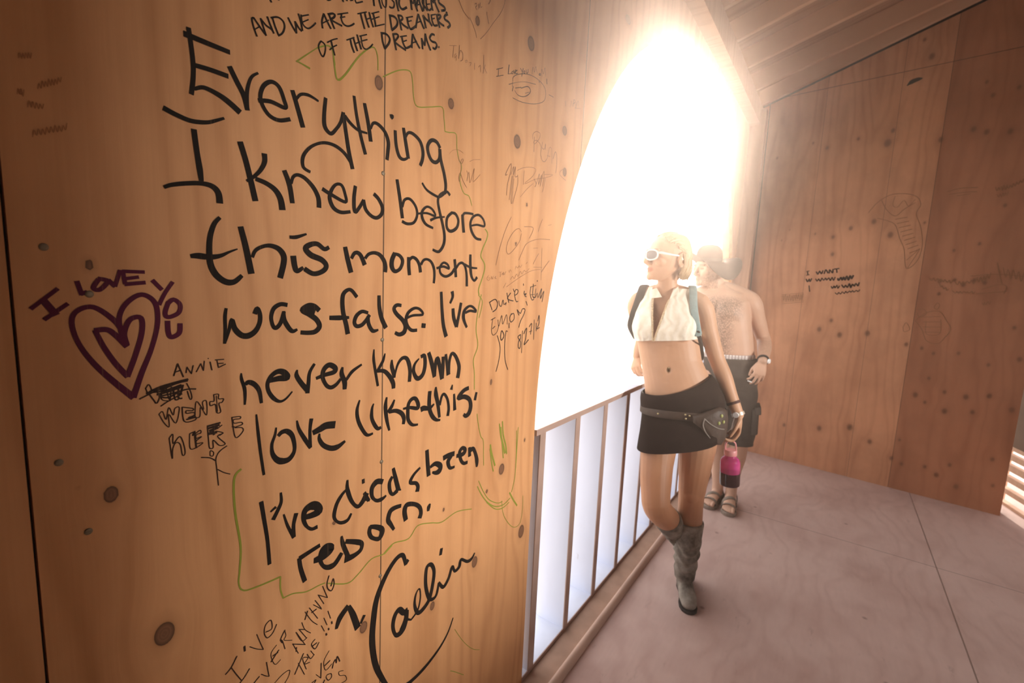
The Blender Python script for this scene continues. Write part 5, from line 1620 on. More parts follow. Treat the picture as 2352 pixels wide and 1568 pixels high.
# black miniskirt with a rolled waistband
M_black = simple('black_stretch_cotton', (0.022, 0.012, 0.009), 0.85, var=0.3, scale=25, bump=0.3, bscale=30)
def tilted(zc, t, q, x0): return lambda x: zc + t * x + q * x * x
mb = MB()
rows = [(tilted(1.040, 0.37, 1.3, 0), -0.042, 0.0, 0.149, 0.108, 0.108), (tilted(1.032, 0.37, 1.3, 0), -0.042, 0.0, 0.156, 0.115, 0.114), (tilted(1.010, 0.34, 1.0, 0), -0.032, 0.0, 0.167, 0.121, 0.120), (tilted(0.985, 0.30, 0.5, 0), -0.018, 0.0, 0.177, 0.124, 0.126),
        (tilted(0.970, 0.28, 0.3, 0), -0.008, 0.0, 0.180, 0.120, 0.122), (tilted(0.93, 0.2, 0, 0), -0.002, 0.0, 0.184, 0.121, 0.125), (tilted(0.87, 0.2, 0, 0), 0.0, -0.010, 0.187, 0.142, 0.120), (tilted(0.83, 0.23, 0, 0), -0.006, -0.022, 0.184, 0.158, 0.112), (tilted(0.792, 0.264, 0, 0), -0.012, -0.032, 0.180, 0.168, 0.102),
        (tilted(0.790, 0.264, 0, 0), -0.012, -0.032, 0.174, 0.162, 0.096)]
mb.loft(rows, n=44, cap=False, power=2.5)
sk = mb.build('miniskirt', M_black, woman, angle=80)
sk.modifiers.new('thickness', 'SOLIDIFY').thickness = 0.003
# leather hip belt and pouch
M_leather = simple('worn_dark_leather', (0.060, 0.038, 0.028), 0.55, var=0.4, scale=40, bump=0.4, bscale=70)
M_brass = simple('dull_brass', (0.50, 0.40, 0.22), 0.35, 0.9)
mb = MB()
rows = [(tilted(0.925 + dz, 0.06, 0, 0), -0.002, -0.002, 0.190 + g_, 0.128 + g_, 0.130 + g_) for dz, g_ in ((0.0, 0.0), (0.004, 0.004), (0.034, 0.004), (0.038, 0.0))]
mb.loft(rows, n=48, cap=False, power=2.25)
belt = mb.build('hip_belt', M_leather, woman, angle=80)
belt.modifiers.new('thickness', 'SOLIDIFY').thickness = 0.004
for x, dz in ((-0.105, 0.02), (0.012, 0.030), (0.030, 0.026), (0.016, 0.012)):
    y = -0.002 - 0.134 * math.sqrt(max(0, 1 - (abs(x) / 0.195) ** 2.25))
    MB().ell((x, y - 0.002, 0.925 + dz + 0.06 * x), (0.0042, 0.003, 0.0042), n=10, m=6).build('rivet', M_brass, belt)
def pouch_shape(P, y_of, th, mats, name, parent):
    """bulged leather shape from an outline in x, z"""
    mb = MB(); n_ = len(P)
    cx, cz = sum(p[0] for p in P) / n_, sum(p[1] for p in P) / n_
    rs = []
    for k, (s_, d) in enumerate(((1.0, 0.0), (1.03, -0.35), (0.97, -0.7), (0.82, -0.92), (0.5, -1.0), (0.05, -1.02))):
        rs.append([Vector((cx + (x - cx) * s_, y_of(cx + (x - cx) * s_) + d * th, cz + (z - cz) * s_)) for x, z in P])
    mb.rings(rs)
    o = mb.build(name, mats, parent, angle=70)
    return o
hip_y = lambda x: -0.004 - 0.124 * math.sqrt(max(0.02, 1 - (abs(x) / 0.205) ** 2.2))
OUT = [(0.045, 0.955), (0.075, 0.966), (0.110, 0.985), (0.150, 1.000), (0.178, 0.985), (0.190, 0.945), (0.192, 0.900), (0.188, 0.855), (0.172, 0.830), (0.150, 0.832), (0.128, 0.850), (0.105, 0.880), (0.080, 0.905), (0.050, 0.925)]
pouch = pouch_shape(OUT, hip_y, 0.034, M_leather, 'belt_pouch', woman)
mb = MB()
mb.tube([(0.092, hip_y(0.092) - 0.036, 0.950), (0.088, hip_y(0.088) - 0.036, 0.925), (0.100, hip_y(0.10) - 0.038, 0.895), (0.128, hip_y(0.128) - 0.036, 0.860), (0.142, hip_y(0.142) - 0.032, 0.848)], 0.0026, n=8)
mb.tube([(0.092, hip_y(0.092) - 0.036, 0.952), (0.118, hip_y(0.118) - 0.036, 0.930), (0.150, hip_y(0.15) - 0.036, 0.912), (0.176, hip_y(0.176) - 0.032, 0.905)], 0.0026, n=8)
tag(mb.build('zipper', simple('grey_zipper', (0.28, 0.25, 0.22), 0.4, 0.5), pouch), 'curved zip and flap seam')
M_charm = simple('yellow_green_charm', (0.42, 0.45, 0.16), 0.5)
for x, z in ((0.160, 0.968), (0.170, 0.940), (0.152, 0.935)):
    tag(MB().ell((x, hip_y(x) - 0.036, z), (0.006, 0.004, 0.008), n=10, m=6).build('charm', M_charm, pouch), 'small yellow-green charm')

# boots
def dust_leather():
    m, nt, b = new_mat('dusty_grey_brown_leather')
    oc = objcoord(nt)
    d = ramp(nt, noise(nt, oc, 14, 5, 0.65), [(0.36, (0, 0, 0)), (0.64, (1, 1, 1))])
    c = mix(nt, d, (0.075, 0.055, 0.042), (0.32, 0.275, 0.23))
    setin(nt, b, 'Base Color', c); b.inputs['Roughness'].default_value = 0.75; b.inputs['Specular IOR Level'].default_value = 0.15
    bn = N(nt, 'ShaderNodeBump'); bn.inputs['Strength'].default_value = 0.4; bn.inputs['Distance'].default_value = 0.004
    setin(nt, bn, 'Height', noise(nt, oc, 60, 4)); setin(nt, b, 'Normal', bn.outputs[0])
    return m
M_boot = dust_leather()
M_sole = simple('dark_rubber_sole', (0.05, 0.04, 0.035), 0.8)
def boot_mesh(axis, rads, foot):
    mb = MB()
    mb.tube(axis, rads, n=24, rnd=False)
    for pts, rr in foot: mb.tube(pts, rr, n=18)
    me = remesh(mb, 0.0045, 5, 'boot')
    co = coords(me).astype(float)
    a0, a1 = np.array(axis[0]), np.array(axis[-1]); d = (a1 - a0) / np.linalg.norm(a1 - a0)
    t = (co - a0) @ d
    L_ = np.linalg.norm(a1 - a0)
    c = a0 + np.outer(t, d); rv = co - c; rn = np.linalg.norm(rv, axis=1) + 1e-6
    ph = np.arctan2(rv[:, 1], rv[:, 0])
    amp = 0.0045 * np.clip((t - 0.06) / 0.08, 0, 1) * np.clip((L_ - 0.02 - t) / 0.06, 0, 1)
    w = np.sin(t * 115 + 2.2 * np.sin(ph * 2 + 0.6) + 1.3 * np.sin(ph * 3 + t * 20)) * amp
    co += rv / rn[:, None] * w[:, None]
    put(me, co)
    return me
me = boot_mesh([(0.0755, 0.006, 0.400), (0.0765, 0.010, 0.33), (0.077, 0.016, 0.25), (0.077, 0.022, 0.18), (0.080, 0.030, 0.09)], [0.0685, 0.064, 0.060, 0.054, 0.048],
               [([(0.080, 0.045, 0.060), (0.090, 0.0, 0.052), (0.100, -0.045, 0.040), (0.107, -0.082, 0.030)], [(0.038, 0.042), (0.038, 0.042), (0.041, 0.032), (0.036, 0.024)]),
                ([(0.078, 0.072, 0.10), (0.078, 0.078, 0.035)], [0.033, 0.033])])
boot = link('boot', me, M_boot, woman)
tag(boot, 'dusty knee boot she stands on')
def sole_slab(P, z0, z1, M=None):
    mb = MB()
    rs = [[Vector((x, y, z)) for x, y in P] for z in (z0, z1)]
    mb.rings(rs)
    if M is not None: mb.xform(M)
    return mb
def foot_outline(ball, heel, wb, wh, n_=24):
    """outline of a sole from heel to toe"""
    b_, h_ = Vector(ball), Vector(heel); d = (b_ - h_); L_ = d.length; d.normalize(); s_ = Vector((-d.y, d.x))
    P = []
    prof = [(0.0, 0.45), (0.04, 0.85), (0.14, 1.0), (0.35, 0.86), (0.5, 0.92), (0.68, 1.2), (0.82, 1.22), (0.92, 1.0), (0.98, 0.6), (1.0, 0.25)]
    for t, k in prof: P.append(h_ + d * (t * L_) + s_ * (k * wh))
    for t, k in reversed(prof): P.append(h_ + d * (t * L_) - s_ * (k * wh))
    return [(p.x, p.y) for p in P]
sole_slab(foot_outline((0.113, -0.120), (0.074, 0.115), 0.04, 0.034), 0.0, 0.014).build('sole', M_sole, boot, smooth=False, bevel=0.003)
me = boot_mesh([(-0.026, -0.070, 0.422), (0.0, -0.015, 0.365), (0.03, 0.05, 0.30), (0.055, 0.11, 0.235), (0.068, 0.14, 0.17)], [0.064, 0.061, 0.056, 0.050, 0.044],
               [([(0.066, 0.15, 0.17), (0.076, 0.150, 0.11), (0.090, 0.145, 0.055), (0.098, 0.135, 0.030)], [(0.040, 0.042), (0.038, 0.036), (0.040, 0.028), (0.036, 0.022)])])
boot2 = link('boot', me, M_boot, woman)
tag(boot2, 'dusty boot of the crossed leg, toe on the floor behind')
mb = MB(); mb.obox((0.100, 0.168, 0.095), (0.033, 0, 0), (0, 0.006, 0.0), (0.010, -0.004, 0.085)); mb.build('sole', M_sole, boot2, smooth=False, bevel=0.004)

# hair: blonde, swept back, short at the nape
def hair_mat(name, a, c_):
    m, nt, b = new_mat(name)
    oc = objcoord(nt)
    setin(nt, b, 'Base Color', mix(nt, noise(nt, oc, 55, 4, 0.7), a, c_))
    b.inputs['Roughness'].default_value = 0.45
    return m
M_blond = hair_mat('blonde_hair', (0.36, 0.235, 0.115), (0.66, 0.50, 0.30))
def skull(th, ph, k=1.0):
    """point over the skull: th 0 = forehead hairline .. 1 = nape, ph -1..1 across"""
    a = R(40) - th * R(205)          # angle in the y-z plane from the front, over the top, to the nape
    a = R(48) + th * R(176)
    lat = ph * R(80)
    d = Vector((math.sin(lat), -math.cos(a) * math.cos(lat), math.sin(a) * math.cos(lat)))
    return Vector((0, 0.006, 0.012)) + Vector((d.x * 0.0795 * k, d.y * 0.099 * k, d.z * 0.0955 * k))
mb = MB()
for i in range(420):
    ph = random.uniform(-1, 1); th0 = random.uniform(0.0, 0.6); k = random.uniform(1.0, 1.09)
    if abs(ph) > 0.78: th0 = max(th0, 0.12 + random.uniform(0, 0.1))
    pts = []
    for q in range(7):
        t = th0 + (0.97 - th0) * q / 6
        p = skull(t, ph * (1 - 0.25 * t) + random.uniform(-0.02, 0.02), k)
        # strands drop a little behind the ear
        p.z -= 0.030 * t * t * abs(ph)
        pts.append(p)
    r_ = random.uniform(0.0028, 0.0046)
    mb.tube(pts, [r_ * 0.8, r_, r_, r_, r_, r_, r_ * 0.6], n=6, sub=2, rnd=False)
for i in range(190):       # the bob behind the ears
    ph = random.uniform(-1, 1)
    x = 0.074 * math.sin(ph * R(88)); y = 0.030 + 0.068 * math.cos(ph * R(88))
    k = random.uniform(0.95, 1.1); ln = random.uniform(0.045, 0.082)
    q_ = random.uniform(-0.012, 0.012); k2 = random.uniform(0.82, 1.02)
    pts = [(x * 0.98, y * 0.98, 0.03), (x * k * 1.04, y * k * 1.05, -0.012), (x * k * 1.06 + q_ * 0.4, y * k * 1.08, -0.018 - ln * 0.5), (x * k2 + q_, y * k2 + 0.004, -0.018 - ln)]
    mb.tube(pts, [0.0035, 0.0045, 0.0042, 0.0015], n=6, sub=3, rnd=False)
mb.xform(HW)
s0 = len(mb.v)
mb.loft([(0.112, 0, 0.018, 0.010, 0.014, 0.014), (0.108, 0, 0.018, 0.034, 0.040, 0.044), (0.098, 0, 0.015, 0.052, 0.060, 0.068), (0.082, 0, 0.011, 0.066, 0.075, 0.085), (0.06, 0, 0.016, 0.0765, 0.075, 0.088), (0.035, 0, 0.034, 0.0795, 0.060, 0.070), (0.01, 0, 0.05, 0.0785, 0.045, 0.052), (-0.02, 0, 0.055, 0.070, 0.030, 0.038), (-0.05, 0, 0.055, 0.055, 0.022, 0.026)], n=30)
mb.xform(HW, s0)
tag(mb.build('hair', M_blond, woman, angle=180), 'blonde hair swept back, short at the nape')

# sunglasses
M_white_frame = simple('white_plastic_frame', (0.80, 0.76, 0.70), 0.3, var=0.05)
m, nt, b = new_mat('tinted_lens'); setin(nt, b, 'Base Color', (0.05, 0.045, 0.05, 1)); b.inputs['Roughness'].default_value = 0.12
M_lens = m
mb = MB(); ml = MB()
def lens_pt(sx, a, k=1.0):
    x = sx * (0.0335 + 0.0275 * k * math.copysign(abs(math.cos(a)) ** 0.8, math.cos(a))); z = -0.002 + 0.0225 * k * math.copysign(abs(math.sin(a)) ** 0.8, math.sin(a))
    y = -0.112 + 6.5 * x * x
    return Vector((x, y, z))
for sx in (-1, 1):
    ring = [lens_pt(sx, 2 * math.pi * i / 28) for i in range(28)]
    mb.tube(ring + [ring[0]], 0.0034, n=8, sub=1, rnd=False)
    ml.rings([[lens_pt(sx, 2 * math.pi * i / 28, 0.98) + Vector((0, d, 0)) for i in range(28)] for d in (-0.0006, 0.0006)])
    mb.tube([(sx * 0.060, -0.090, 0.008), (sx * 0.072, -0.074, 0.008), (sx * 0.080, -0.03, 0.004), (sx * 0.082, 0.012, 0.002), (sx * 0.080, 0.030, -0.012)], [(0.0022, 0.005), (0.0022, 0.0055), (0.002, 0.004), (0.002, 0.003), (0.002, 0.003)], n=8, ref=(1, 0, 0))
mb.tube([(-0.008, -0.112, 0.006), (0, -0.1145, 0.009), (0.008, -0.112, 0.006)], 0.003, n=8)
mb.xform(HW); ml.xform(HW)
sg = tag(mb.build('sunglasses', M_white_frame, woman), 'white-framed sunglasses')
tag(ml.build('lens', M_lens, sg), 'dark tinted lenses')

# backpack and its straps
M_strap = simple('dark_nylon_strap', (0.045, 0.038, 0.034), 0.8)
M_teal = simple('grey_teal_strap', (0.22, 0.32, 0.32), 0.7, var=0.25, scale=60)
mb = MB()
bk = [Vector((-0.115 + 0.115 * math.copysign(abs(math.cos(a)) ** 0.6, math.cos(a)), 0, 1.30 + 0.17 * math.copysign(abs(math.sin(a)) ** 0.6, math.sin(a)))) for a in [2 * math.pi * i / 32 for i in range(32)]]
mb.rings([[Vector((-0.115 + (p.x + 0.115) * s_, y, 1.30 + (p.z - 1.30) * s_)) for p in bk] for s_, y in ((0.9, 0.106), (1.0, 0.125), (1.0, 0.18), (0.88, 0.215), (0.5, 0.225))])
pack = tag(mb.build('backpack', M_strap, woman), 'small dark backpack')
def strap(pts, w, mat, lab):
    mb = MB()
    mb.tube(pts, [(w, 0.004)] * len(pts), n=12, sub=5, ref=(1, 0, 0))
    tag(mb.build('backpack_strap', mat, pack), lab)
fy = lambda x, z, d=0.006: min(front_y(shell_bvh, x, z, -0.03), front_y(body_bvh, x, z, -0.03)) - d
strap([(-0.215, 0.11, 1.455), (-0.222, 0.06, 1.515), (-0.228, -0.005, 1.512), (-0.243, -0.050, 1.43), (-0.258, -0.055, 1.365), (-0.268, -0.005, 1.31), (-0.25, 0.09, 1.25)], 0.020, M_strap, 'dark padded shoulder strap')
strap([(-0.01, 0.11, 1.455), (-0.012, 0.06, 1.518), (-0.006, -0.008, 1.520), (0.004, -0.062, 1.44), (0.016, -0.085, 1.38), (0.033, -0.085, 1.315)], 0.017, M_teal, 'grey teal shoulder strap')
strap([(0.032, -0.087, 1.325), (0.046, -0.05, 1.28), (0.054, 0.01, 1.25), (0.062, 0.05, 1.20), (0.055, 0.09, 1.17)], 0.009, M_strap, 'thin dark lower strap')
# bracelet, watch, navel ring
def band(mb, c, d, r_, w, th, n_=24):
    d = Vector(d).normalized(); a = d.orthogonal().normalized(); b_ = d.cross(a)
    rs = []
    for (k, o_) in ((r_, -w), (r_ + th, -w), (r_ + th, w), (r_, w), (r_, -w)):
        rs.append([Vector(c) + d * o_ + (a * math.cos(2 * math.pi * i / n_) + b_ * math.sin(2 * math.pi * i / n_)) * k for i in range(n_)])
    mb.rings(rs, cap=False)
mb = MB(); band(mb, (0.212, 0.009, 1.005), (0.031, -0.012, -0.065), 0.0275, 0.006, 0.003)
tag(mb.build('bracelet', simple('dark_woven_bracelet', (0.07, 0.025, 0.02), 0.7, var=0.5, scale=120), woman), 'dark woven bracelet')
mb = MB(); band(mb, (0.235, 0.001, 0.957), (0.031, -0.012, -0.065), 0.0255, 0.007, 0.003)
wt = tag(mb.build('wristwatch', simple('pale_watch_band', (0.62, 0.52, 0.42), 0.4, 0.3), woman), 'pale wristwatch with silver case')
mb = MB(); mb.tube([(0.224, -0.026, 0.958), (0.2225, -0.0335, 0.9575)], [0.013, 0.012], n=18, rnd=False); mb.build('watch_case', simple('silver_case', (0.85, 0.85, 0.86), 0.35, 0.25), wt)
mb = MB()
ny = front_y(body_bvh, -0.076, 1.146)
mb.tube([(-0.076 + 0.007 * math.cos(a), ny - 0.003, 1.141 + 0.009 * math.sin(a)) for a in [2 * math.pi * i / 16 for i in range(17)]], 0.0014, n=6, sub=1, rnd=False)
mb.ell((-0.076, ny - 0.004, 1.150), (0.003, 0.003, 0.003), n=8, m=6)
tag(mb.build('navel_ring', M_brass, woman), 'small ring in her navel')

# ------------------------------------------------------------------ the bottle she carries
m, nt, b = new_mat('pink_translucent_plastic')
setin(nt, b, 'Base Color', (0.92, 0.10, 0.36, 1)); b.inputs['Roughness'].default_value = 0.12
b.inputs['Transmission Weight'].default_value = 0.55; b.inputs['IOR'].default_value = 1.2
M_pink = m
M_pinkcap = simple('pale_pink_plastic', (0.85, 0.36, 0.36), 0.35, var=0.06)
M_liq = simple('dark_purple_drink', (0.035, 0.006, 0.012), 0.15)
bt = bpy.data.objects.new('water_bottle', None); col.objects.link(bt)
bt.location = WW((0.231, -0.012, 0.622)); bt.rotation_euler = (R(1), R(-4), AW); bt.scale = (1, 1, 0.9)
tag(bt, 'pink bottle half full of dark drink, hanging from the woman\'s hand', 'water bottle')
def lathe(prof, n_=30):
    mb = MB()
    mb.rings([[Vector((r_ * math.cos(2 * math.pi * i / n_), r_ * math.sin(2 * math.pi * i / n_), z)) for i in range(n_)] for r_, z in prof])
    return mb
lathe([(0.036, 0.0), (0.041, 0.004), (0.0425, 0.012), (0.0425, 0.120), (0.041, 0.132), (0.035, 0.143), (0.026, 0.150), (0.0235, 0.156), (0.0235, 0.166)]).build('bottle_body', M_pink, bt)
lathe([(0.0365, -0.0006), (0.0417, 0.0036), (0.0431, 0.012), (0.0431, 0.070), (0.042, 0.0705)]).build('drink', M_liq, bt)
cap = lathe([(0.0265, 0.160), (0.0275, 0.163), (0.0275, 0.184), (0.025, 0.188)]).build('cap', M_pinkcap, bt)
mb = MB(); mb.tube([(-0.022, 0, 0.186), (-0.022, 0, 0.205), (-0.017, 0, 0.226), (0.0, 0, 0.234), (0.017, 0, 0.226), (0.022, 0, 0.205), (0.022, 0, 0.186)], [(0.0075, 0.0035)] * 7, n=10, ref=(0, 1, 0)); mb.build('carry_loop', M_pinkcap, bt)

# ------------------------------------------------------------------ the man behind her
OM = Vector((-0.60, 3.42, 0)); AM = math.atan2(0.60, 3.42)
M_skin_m = skin_mat('sunburnt_skin', (0.58, 0.345, 0.235))
mb = MB()
rot = R(-20)
ROWS = [(0.88, 0.045, 0.01, 0.150, 0.10, 0.11), (0.95, 0.040, 0.0, 0.166, 0.108, 0.118), (1.02, 0.032, 0.0, 0.164, 0.108, 0.112), (1.10, 0.020, 0.0, 0.163, 0.112, 0.098), (1.20, 0.002, 0.0, 0.165, 0.114, 0.098),
        (1.30, -0.024, 0.0, 0.172, 0.120, 0.105), (1.38, -0.044, 0.002, 0.178, 0.120, 0.112), (1.45, -0.058, 0.008, 0.178, 0.102, 0.108), (1.50, -0.068, 0.014, 0.150, 0.078, 0.090), (1.535, -0.080, 0.018, 0.095, 0.060, 0.070), (1.56, -0.090, 0.016, 0.062, 0.055, 0.060)]
mb.loft(ROWS, n=36, rot=rot)
mb.tube([(-0.088, 0.018, 1.51), (-0.110, 0.006, 1.57), (-0.138, -0.004, 1.63)], [0.062, 0.056, 0.056], n=18)
mb.tube([(-0.08, 0.02, 1.545), (0.03, 0.012, 1.515), (0.125, 0.0, 1.465)], [0.045, 0.047, 0.052]); mb.tube([(-0.09, 0.02, 1.545), (-0.17, 0.035, 1.51), (-0.235, 0.05, 1.46)], [0.045, 0.047, 0.052])
mb.tube([(0.122, 0.0, 1.462), (0.142, 0.005, 1.425), (0.178, 0.035, 1.32), (0.215, 0.072, 1.225), (0.228, 0.066, 1.195), (0.232, 0.0, 1.15), (0.228, -0.085, 1.10), (0.224, -0.135, 1.078)],
        [0.055, 0.058, 0.051, 0.045, 0.044, 0.044, 0.036, 0.030], n=18)
MAN_FINGERS = hand(mb, (0.224, -0.140, 1.072), (-0.16, -0.12, -1), (0.35, -0.90, 0.10), curl=((28, 34, 20), (20, 30, 18), (18, 28, 18), (22, 30, 20)), side=-1, s=1.0, spread=0.35, thumb=(0.85, 0.45, -0.3), thumb2=(0.95, 0.05, -0.35))
mb.tube([(-0.235, 0.05, 1.462), (-0.252, 0.055, 1.42), (-0.285, 0.09, 1.31), (-0.30, 0.11, 1.21), (-0.29, 0.06, 1.14), (-0.275, -0.03, 1.07)], [0.052, 0.054, 0.047, 0.043, 0.040, 0.030], n=18)
hand(mb, (-0.275, -0.034, 1.064), (0.05, -0.85, -0.3), (0, -0.3, 0.9), curl=(20, 30, 20), side=-1)
LEGA = [(0.115, 0.0, 0.92), (0.128, -0.01, 0.72), (0.140, -0.018, 0.52), (0.142, -0.012, 0.45), (0.140, 0.018, 0.36), (0.134, 0.026, 0.24), (0.130, 0.028, 0.13), (0.130, 0.026, 0.07)]
LEGB = [(-0.045, 0.0, 0.92), (-0.025, -0.006, 0.72), (0.0, -0.006, 0.52), (0.006, 0.0, 0.45), (0.018, 0.034, 0.36), (0.030, 0.044, 0.24), (0.040, 0.046, 0.13), (0.040, 0.044, 0.07)]
LR = [0.098, 0.085, 0.063, 0.060, 0.060, 0.045, 0.037, 0.038]
mb.tube(LEGA, LR, n=18); mb.tube(LEGB, LR, n=18)
def bare_foot(mb, ankle, toe, w=0.040):
    a, t_ = Vector(ankle), Vector(toe); d = (t_ - a); d.z = 0; L_ = d.length; d.normalize(); s_ = Vector((-d.y, d.x, 0))
    g0 = Vector((a.x, a.y, 0))
    mb.tube([g0 - d * 0.045 + Vector((0, 0, 0.052)), g0 + d * 0.02 + Vector((0, 0, 0.062)), g0 + d * (L_ * 0.45) + Vector((0, 0, 0.054)), g0 + d * (L_ * 0.74) + Vector((0, 0, 0.042))], [(0.030, 0.028), (0.034, 0.034), (0.038, 0.026), (0.042, 0.015)], n=16, ref=tuple(s_))
    for k, (o_, ln, r_) in enumerate(((0.028, 0.98, 0.0125), (0.009, 1.0, 0.0095), (-0.007, 0.97, 0.009), (-0.021, 0.93, 0.0085), (-0.034, 0.87, 0.008))):
        mb.tube([g0 + d * (L_ * 0.70) + s_ * o_ + Vector((0, 0, 0.042)), g0 + d * (L_ * 0.86) + s_ * o_ + Vector((0, 0, 0.040)), g0 + d * (L_ * ln) + s_ * o_ + Vector((0, 0, 0.034))], r_, n=8, sub=2)
    return g0, d, s_, L_
FA_ = bare_foot(mb, (0.130, 0.026, 0.07), (0.118, -0.175, 0.03)); FB_ = bare_foot(mb, (0.040, 0.044, 0.07), (0.000, -0.105, 0.03) if False else (-0.012, -0.135, 0.03))
HM = head(mb, (-0.158, -0.012, 1.664), R(-48), R(4), 1.04, male=True)
me = remesh(mb, 0.0042, 4)
co = coords(me).astype(float)
for sx in (-1, 1):
    co = dent(co, HM, (sx * 0.031, -0.086, 0.003), (0.017, 0.02, 0.011), (0, 0.011, 0))
def chest_frame(co):
    x0 = co[:, 0] + 0.045
    return x0 * math.cos(rot) + co[:, 1] * math.sin(rot), -x0 * math.sin(rot) + co[:, 1] * math.cos(rot)
cx_, cy_ = chest_frame(co)
fr_ = np.clip((-0.02 - cy_) / 0.05, 0, 1)
bul = sum(0.020 * np.exp(-((cx_ - q) / 0.062) ** 4 - ((co[:, 2] - 1.385) / 0.052) ** 4) for q in (-0.078, 0.078)) * fr_
bul += 0.008 * np.exp(-(cx_ / 0.07) ** 4 - ((co[:, 2] - 1.16) / 0.12) ** 4) * fr_ - 0.004 * np.exp(-(cx_ / 0.01) ** 2) * (co[:, 2] > 1.05) * (co[:, 2] < 1.46) * fr_
co[:, 0] += bul * math.sin(rot); co[:, 1] -= bul * math.cos(rot)
put(me, co)
def tm(co, rgba):
    lips_tint(co, rgba, HM, (0.85, 0.6, 0.6))
    # chest and belly hair, stubble
    x, y = chest_frame(co)
    front = np.clip((-0.025 - y) / 0.03, 0, 1)
    chest = np.exp(-(x / 0.145) ** 6 - ((co[:, 2] - 1.400) / 0.080) ** 4) * front
    belly = np.exp(-((x - 0.01) / 0.105) ** 4) * ((co[:, 2] > 1.04) & (co[:, 2] < 1.36)) * front * 0.85
    h = headspace(co, HM)
    st = np.clip((-0.030 - h[:, 2]) / 0.02, 0, 1) * (h[:, 2] > -0.13) * (h[:, 1] < 0.02) * (np.abs(h[:, 0]) < 0.09) * (h[:, 1] > -0.2) * 0.55
    d = np.sqrt((h[:, 0] / 0.022) ** 2 + ((h[:, 2] + 0.0655) / 0.0115) ** 2) < 1.1
    st[d] = 0
    fore = 0.25 * ((co[:, 0] > 0.18) & (co[:, 2] < 1.2) & (co[:, 2] > 1.06))
    rgba[:, 3] = np.clip(np.maximum.reduce([chest, belly, st, fore * 1.0]), 0, 1)
    for sx in (-1, 1):
        e = np.exp(-((h[:, 0] - sx * 0.031) / 0.016) ** 4 - ((h[:, 2] - 0.001) / 0.0055) ** 2) * (h[:, 1] < -0.05)
        br = np.exp(-((h[:, 0] - sx * 0.032) / 0.020) ** 4 - ((h[:, 2] - 0.026) / 0.005) ** 2) * (h[:, 1] < -0.05)
        for i in range(3): rgba[:, i] *= (1 - 0.6 * e) * (1 - 0.65 * br)
add_tint(me, tm)
man = link('person', me, M_skin_m)
man.location = OM; man.rotation_euler = (0, 0, AM)
tag(man, 'bare-chested man in wide-brimmed hat, dark cargo shorts and sandals standing behind the woman', 'person')
def MW(p): return OM + Matrix.Rotation(AM, 3, 'Z') @ Vector(p)
man_bvh = BVHTree.FromPolygons([v.co[:] for v in man.data.vertices], [p.vertices[:] for p in man.data.polygons])

# cargo shorts
M_cargo = simple('dark_cargo_cotton', (0.075, 0.058, 0.046), 0.9, var=0.3, scale=22, bump=0.5, bscale=26)
mb = MB()
mb.loft([(0.86, 0.045, 0.01, 0.174, 0.124, 0.132), (0.95, 0.038, 0.0, 0.188, 0.130, 0.136), (1.02, 0.032, 0.0, 0.176, 0.122, 0.126), (lambda x: 1.064 + 0.06 * x, 0.026, 0.0, 0.180, 0.128, 0.122)], n=36, rot=rot)
mb.tube([(0.112, 0.0, 0.93), (0.130, -0.008, 0.74), (0.142, -0.012, 0.60), (0.146, -0.010, 0.470)], [0.106, 0.100, 0.094, 0.090], n=22, rnd=False)
mb.tube([(-0.040, 0.0, 0.93), (-0.025, -0.004, 0.74), (-0.006, -0.002, 0.60), (-0.002, 0.0, 0.480)], [0.120, 0.108, 0.095, 0.088], n=22, rnd=False)
me = remesh(mb, 0.006, 5, 'cargo_shorts')
co = coords(me).astype(float)
co += 0.004 * np.sin(co[:, 2:3] * 48 + co[:, 0:1] * 30 + 2 * np.sin(co[:, 1:2] * 25)) * np.array([[1, 1, 0]])
put(me, co)
shorts = tag(link('cargo_shorts', me, M_cargo, man), 'dark cargo shorts')
mb = MB()
mb.obox((0.222, -0.020, 0.655), (0.020, 0, 0.004), (0, 0.075, 0), (-0.004, 0, 0.092)); pk = mb.build('cargo_pocket', M_cargo, shorts, bevel=0.012)
mb = MB(); mb.obox((0.232, -0.020, 0.732), (0.018, 0, 0.004), (0, 0.080, 0), (-0.003, 0, 0.026)); mb.build('pocket_flap', M_cargo, pk, bevel=0.006)
m, nt, b = new_mat('checked_boxer_cotton')
oc = objcoord(nt)
sp = N(nt, 'ShaderNodeSeparateXYZ'); setin(nt, sp, 0, oc)
s1 = mth(nt, 'GREATER_THAN', mth(nt, 'SINE', mth(nt, 'MULTIPLY', sp.outputs[0], 330)), 0.2)
s2 = mth(nt, 'GREATER_THAN', mth(nt, 'SINE', mth(nt, 'MULTIPLY', sp.outputs[2], 420)), 0.5)
c = mix(nt, mth(nt, 'MAXIMUM', mth(nt, 'MULTIPLY', s1, 0.8), mth(nt, 'MULTIPLY', s2, 0.4)), (0.72, 0.66, 0.62), (0.34, 0.24, 0.22))
setin(nt, b, 'Base Color', c); b.inputs['Roughness'].default_value = 0.9
mb = MB()
mb.loft([(lambda x: 1.045 + 0.06 * x, 0.026, 0.0, 0.168, 0.117, 0.111), (lambda x: 1.085 + 0.06 * x, 0.021, 0.0, 0.169, 0.118, 0.106), (lambda x: 1.090 + 0.06 * x, 0.020, 0.0, 0.164, 0.113, 0.100)], n=36, rot=rot, cap=False)
bx = tag(mb.build('boxer_waistband', m, man), 'checked boxer waistband above the shorts')
bx.modifiers.new('thickness', 'SOLIDIFY').thickness = 0.002
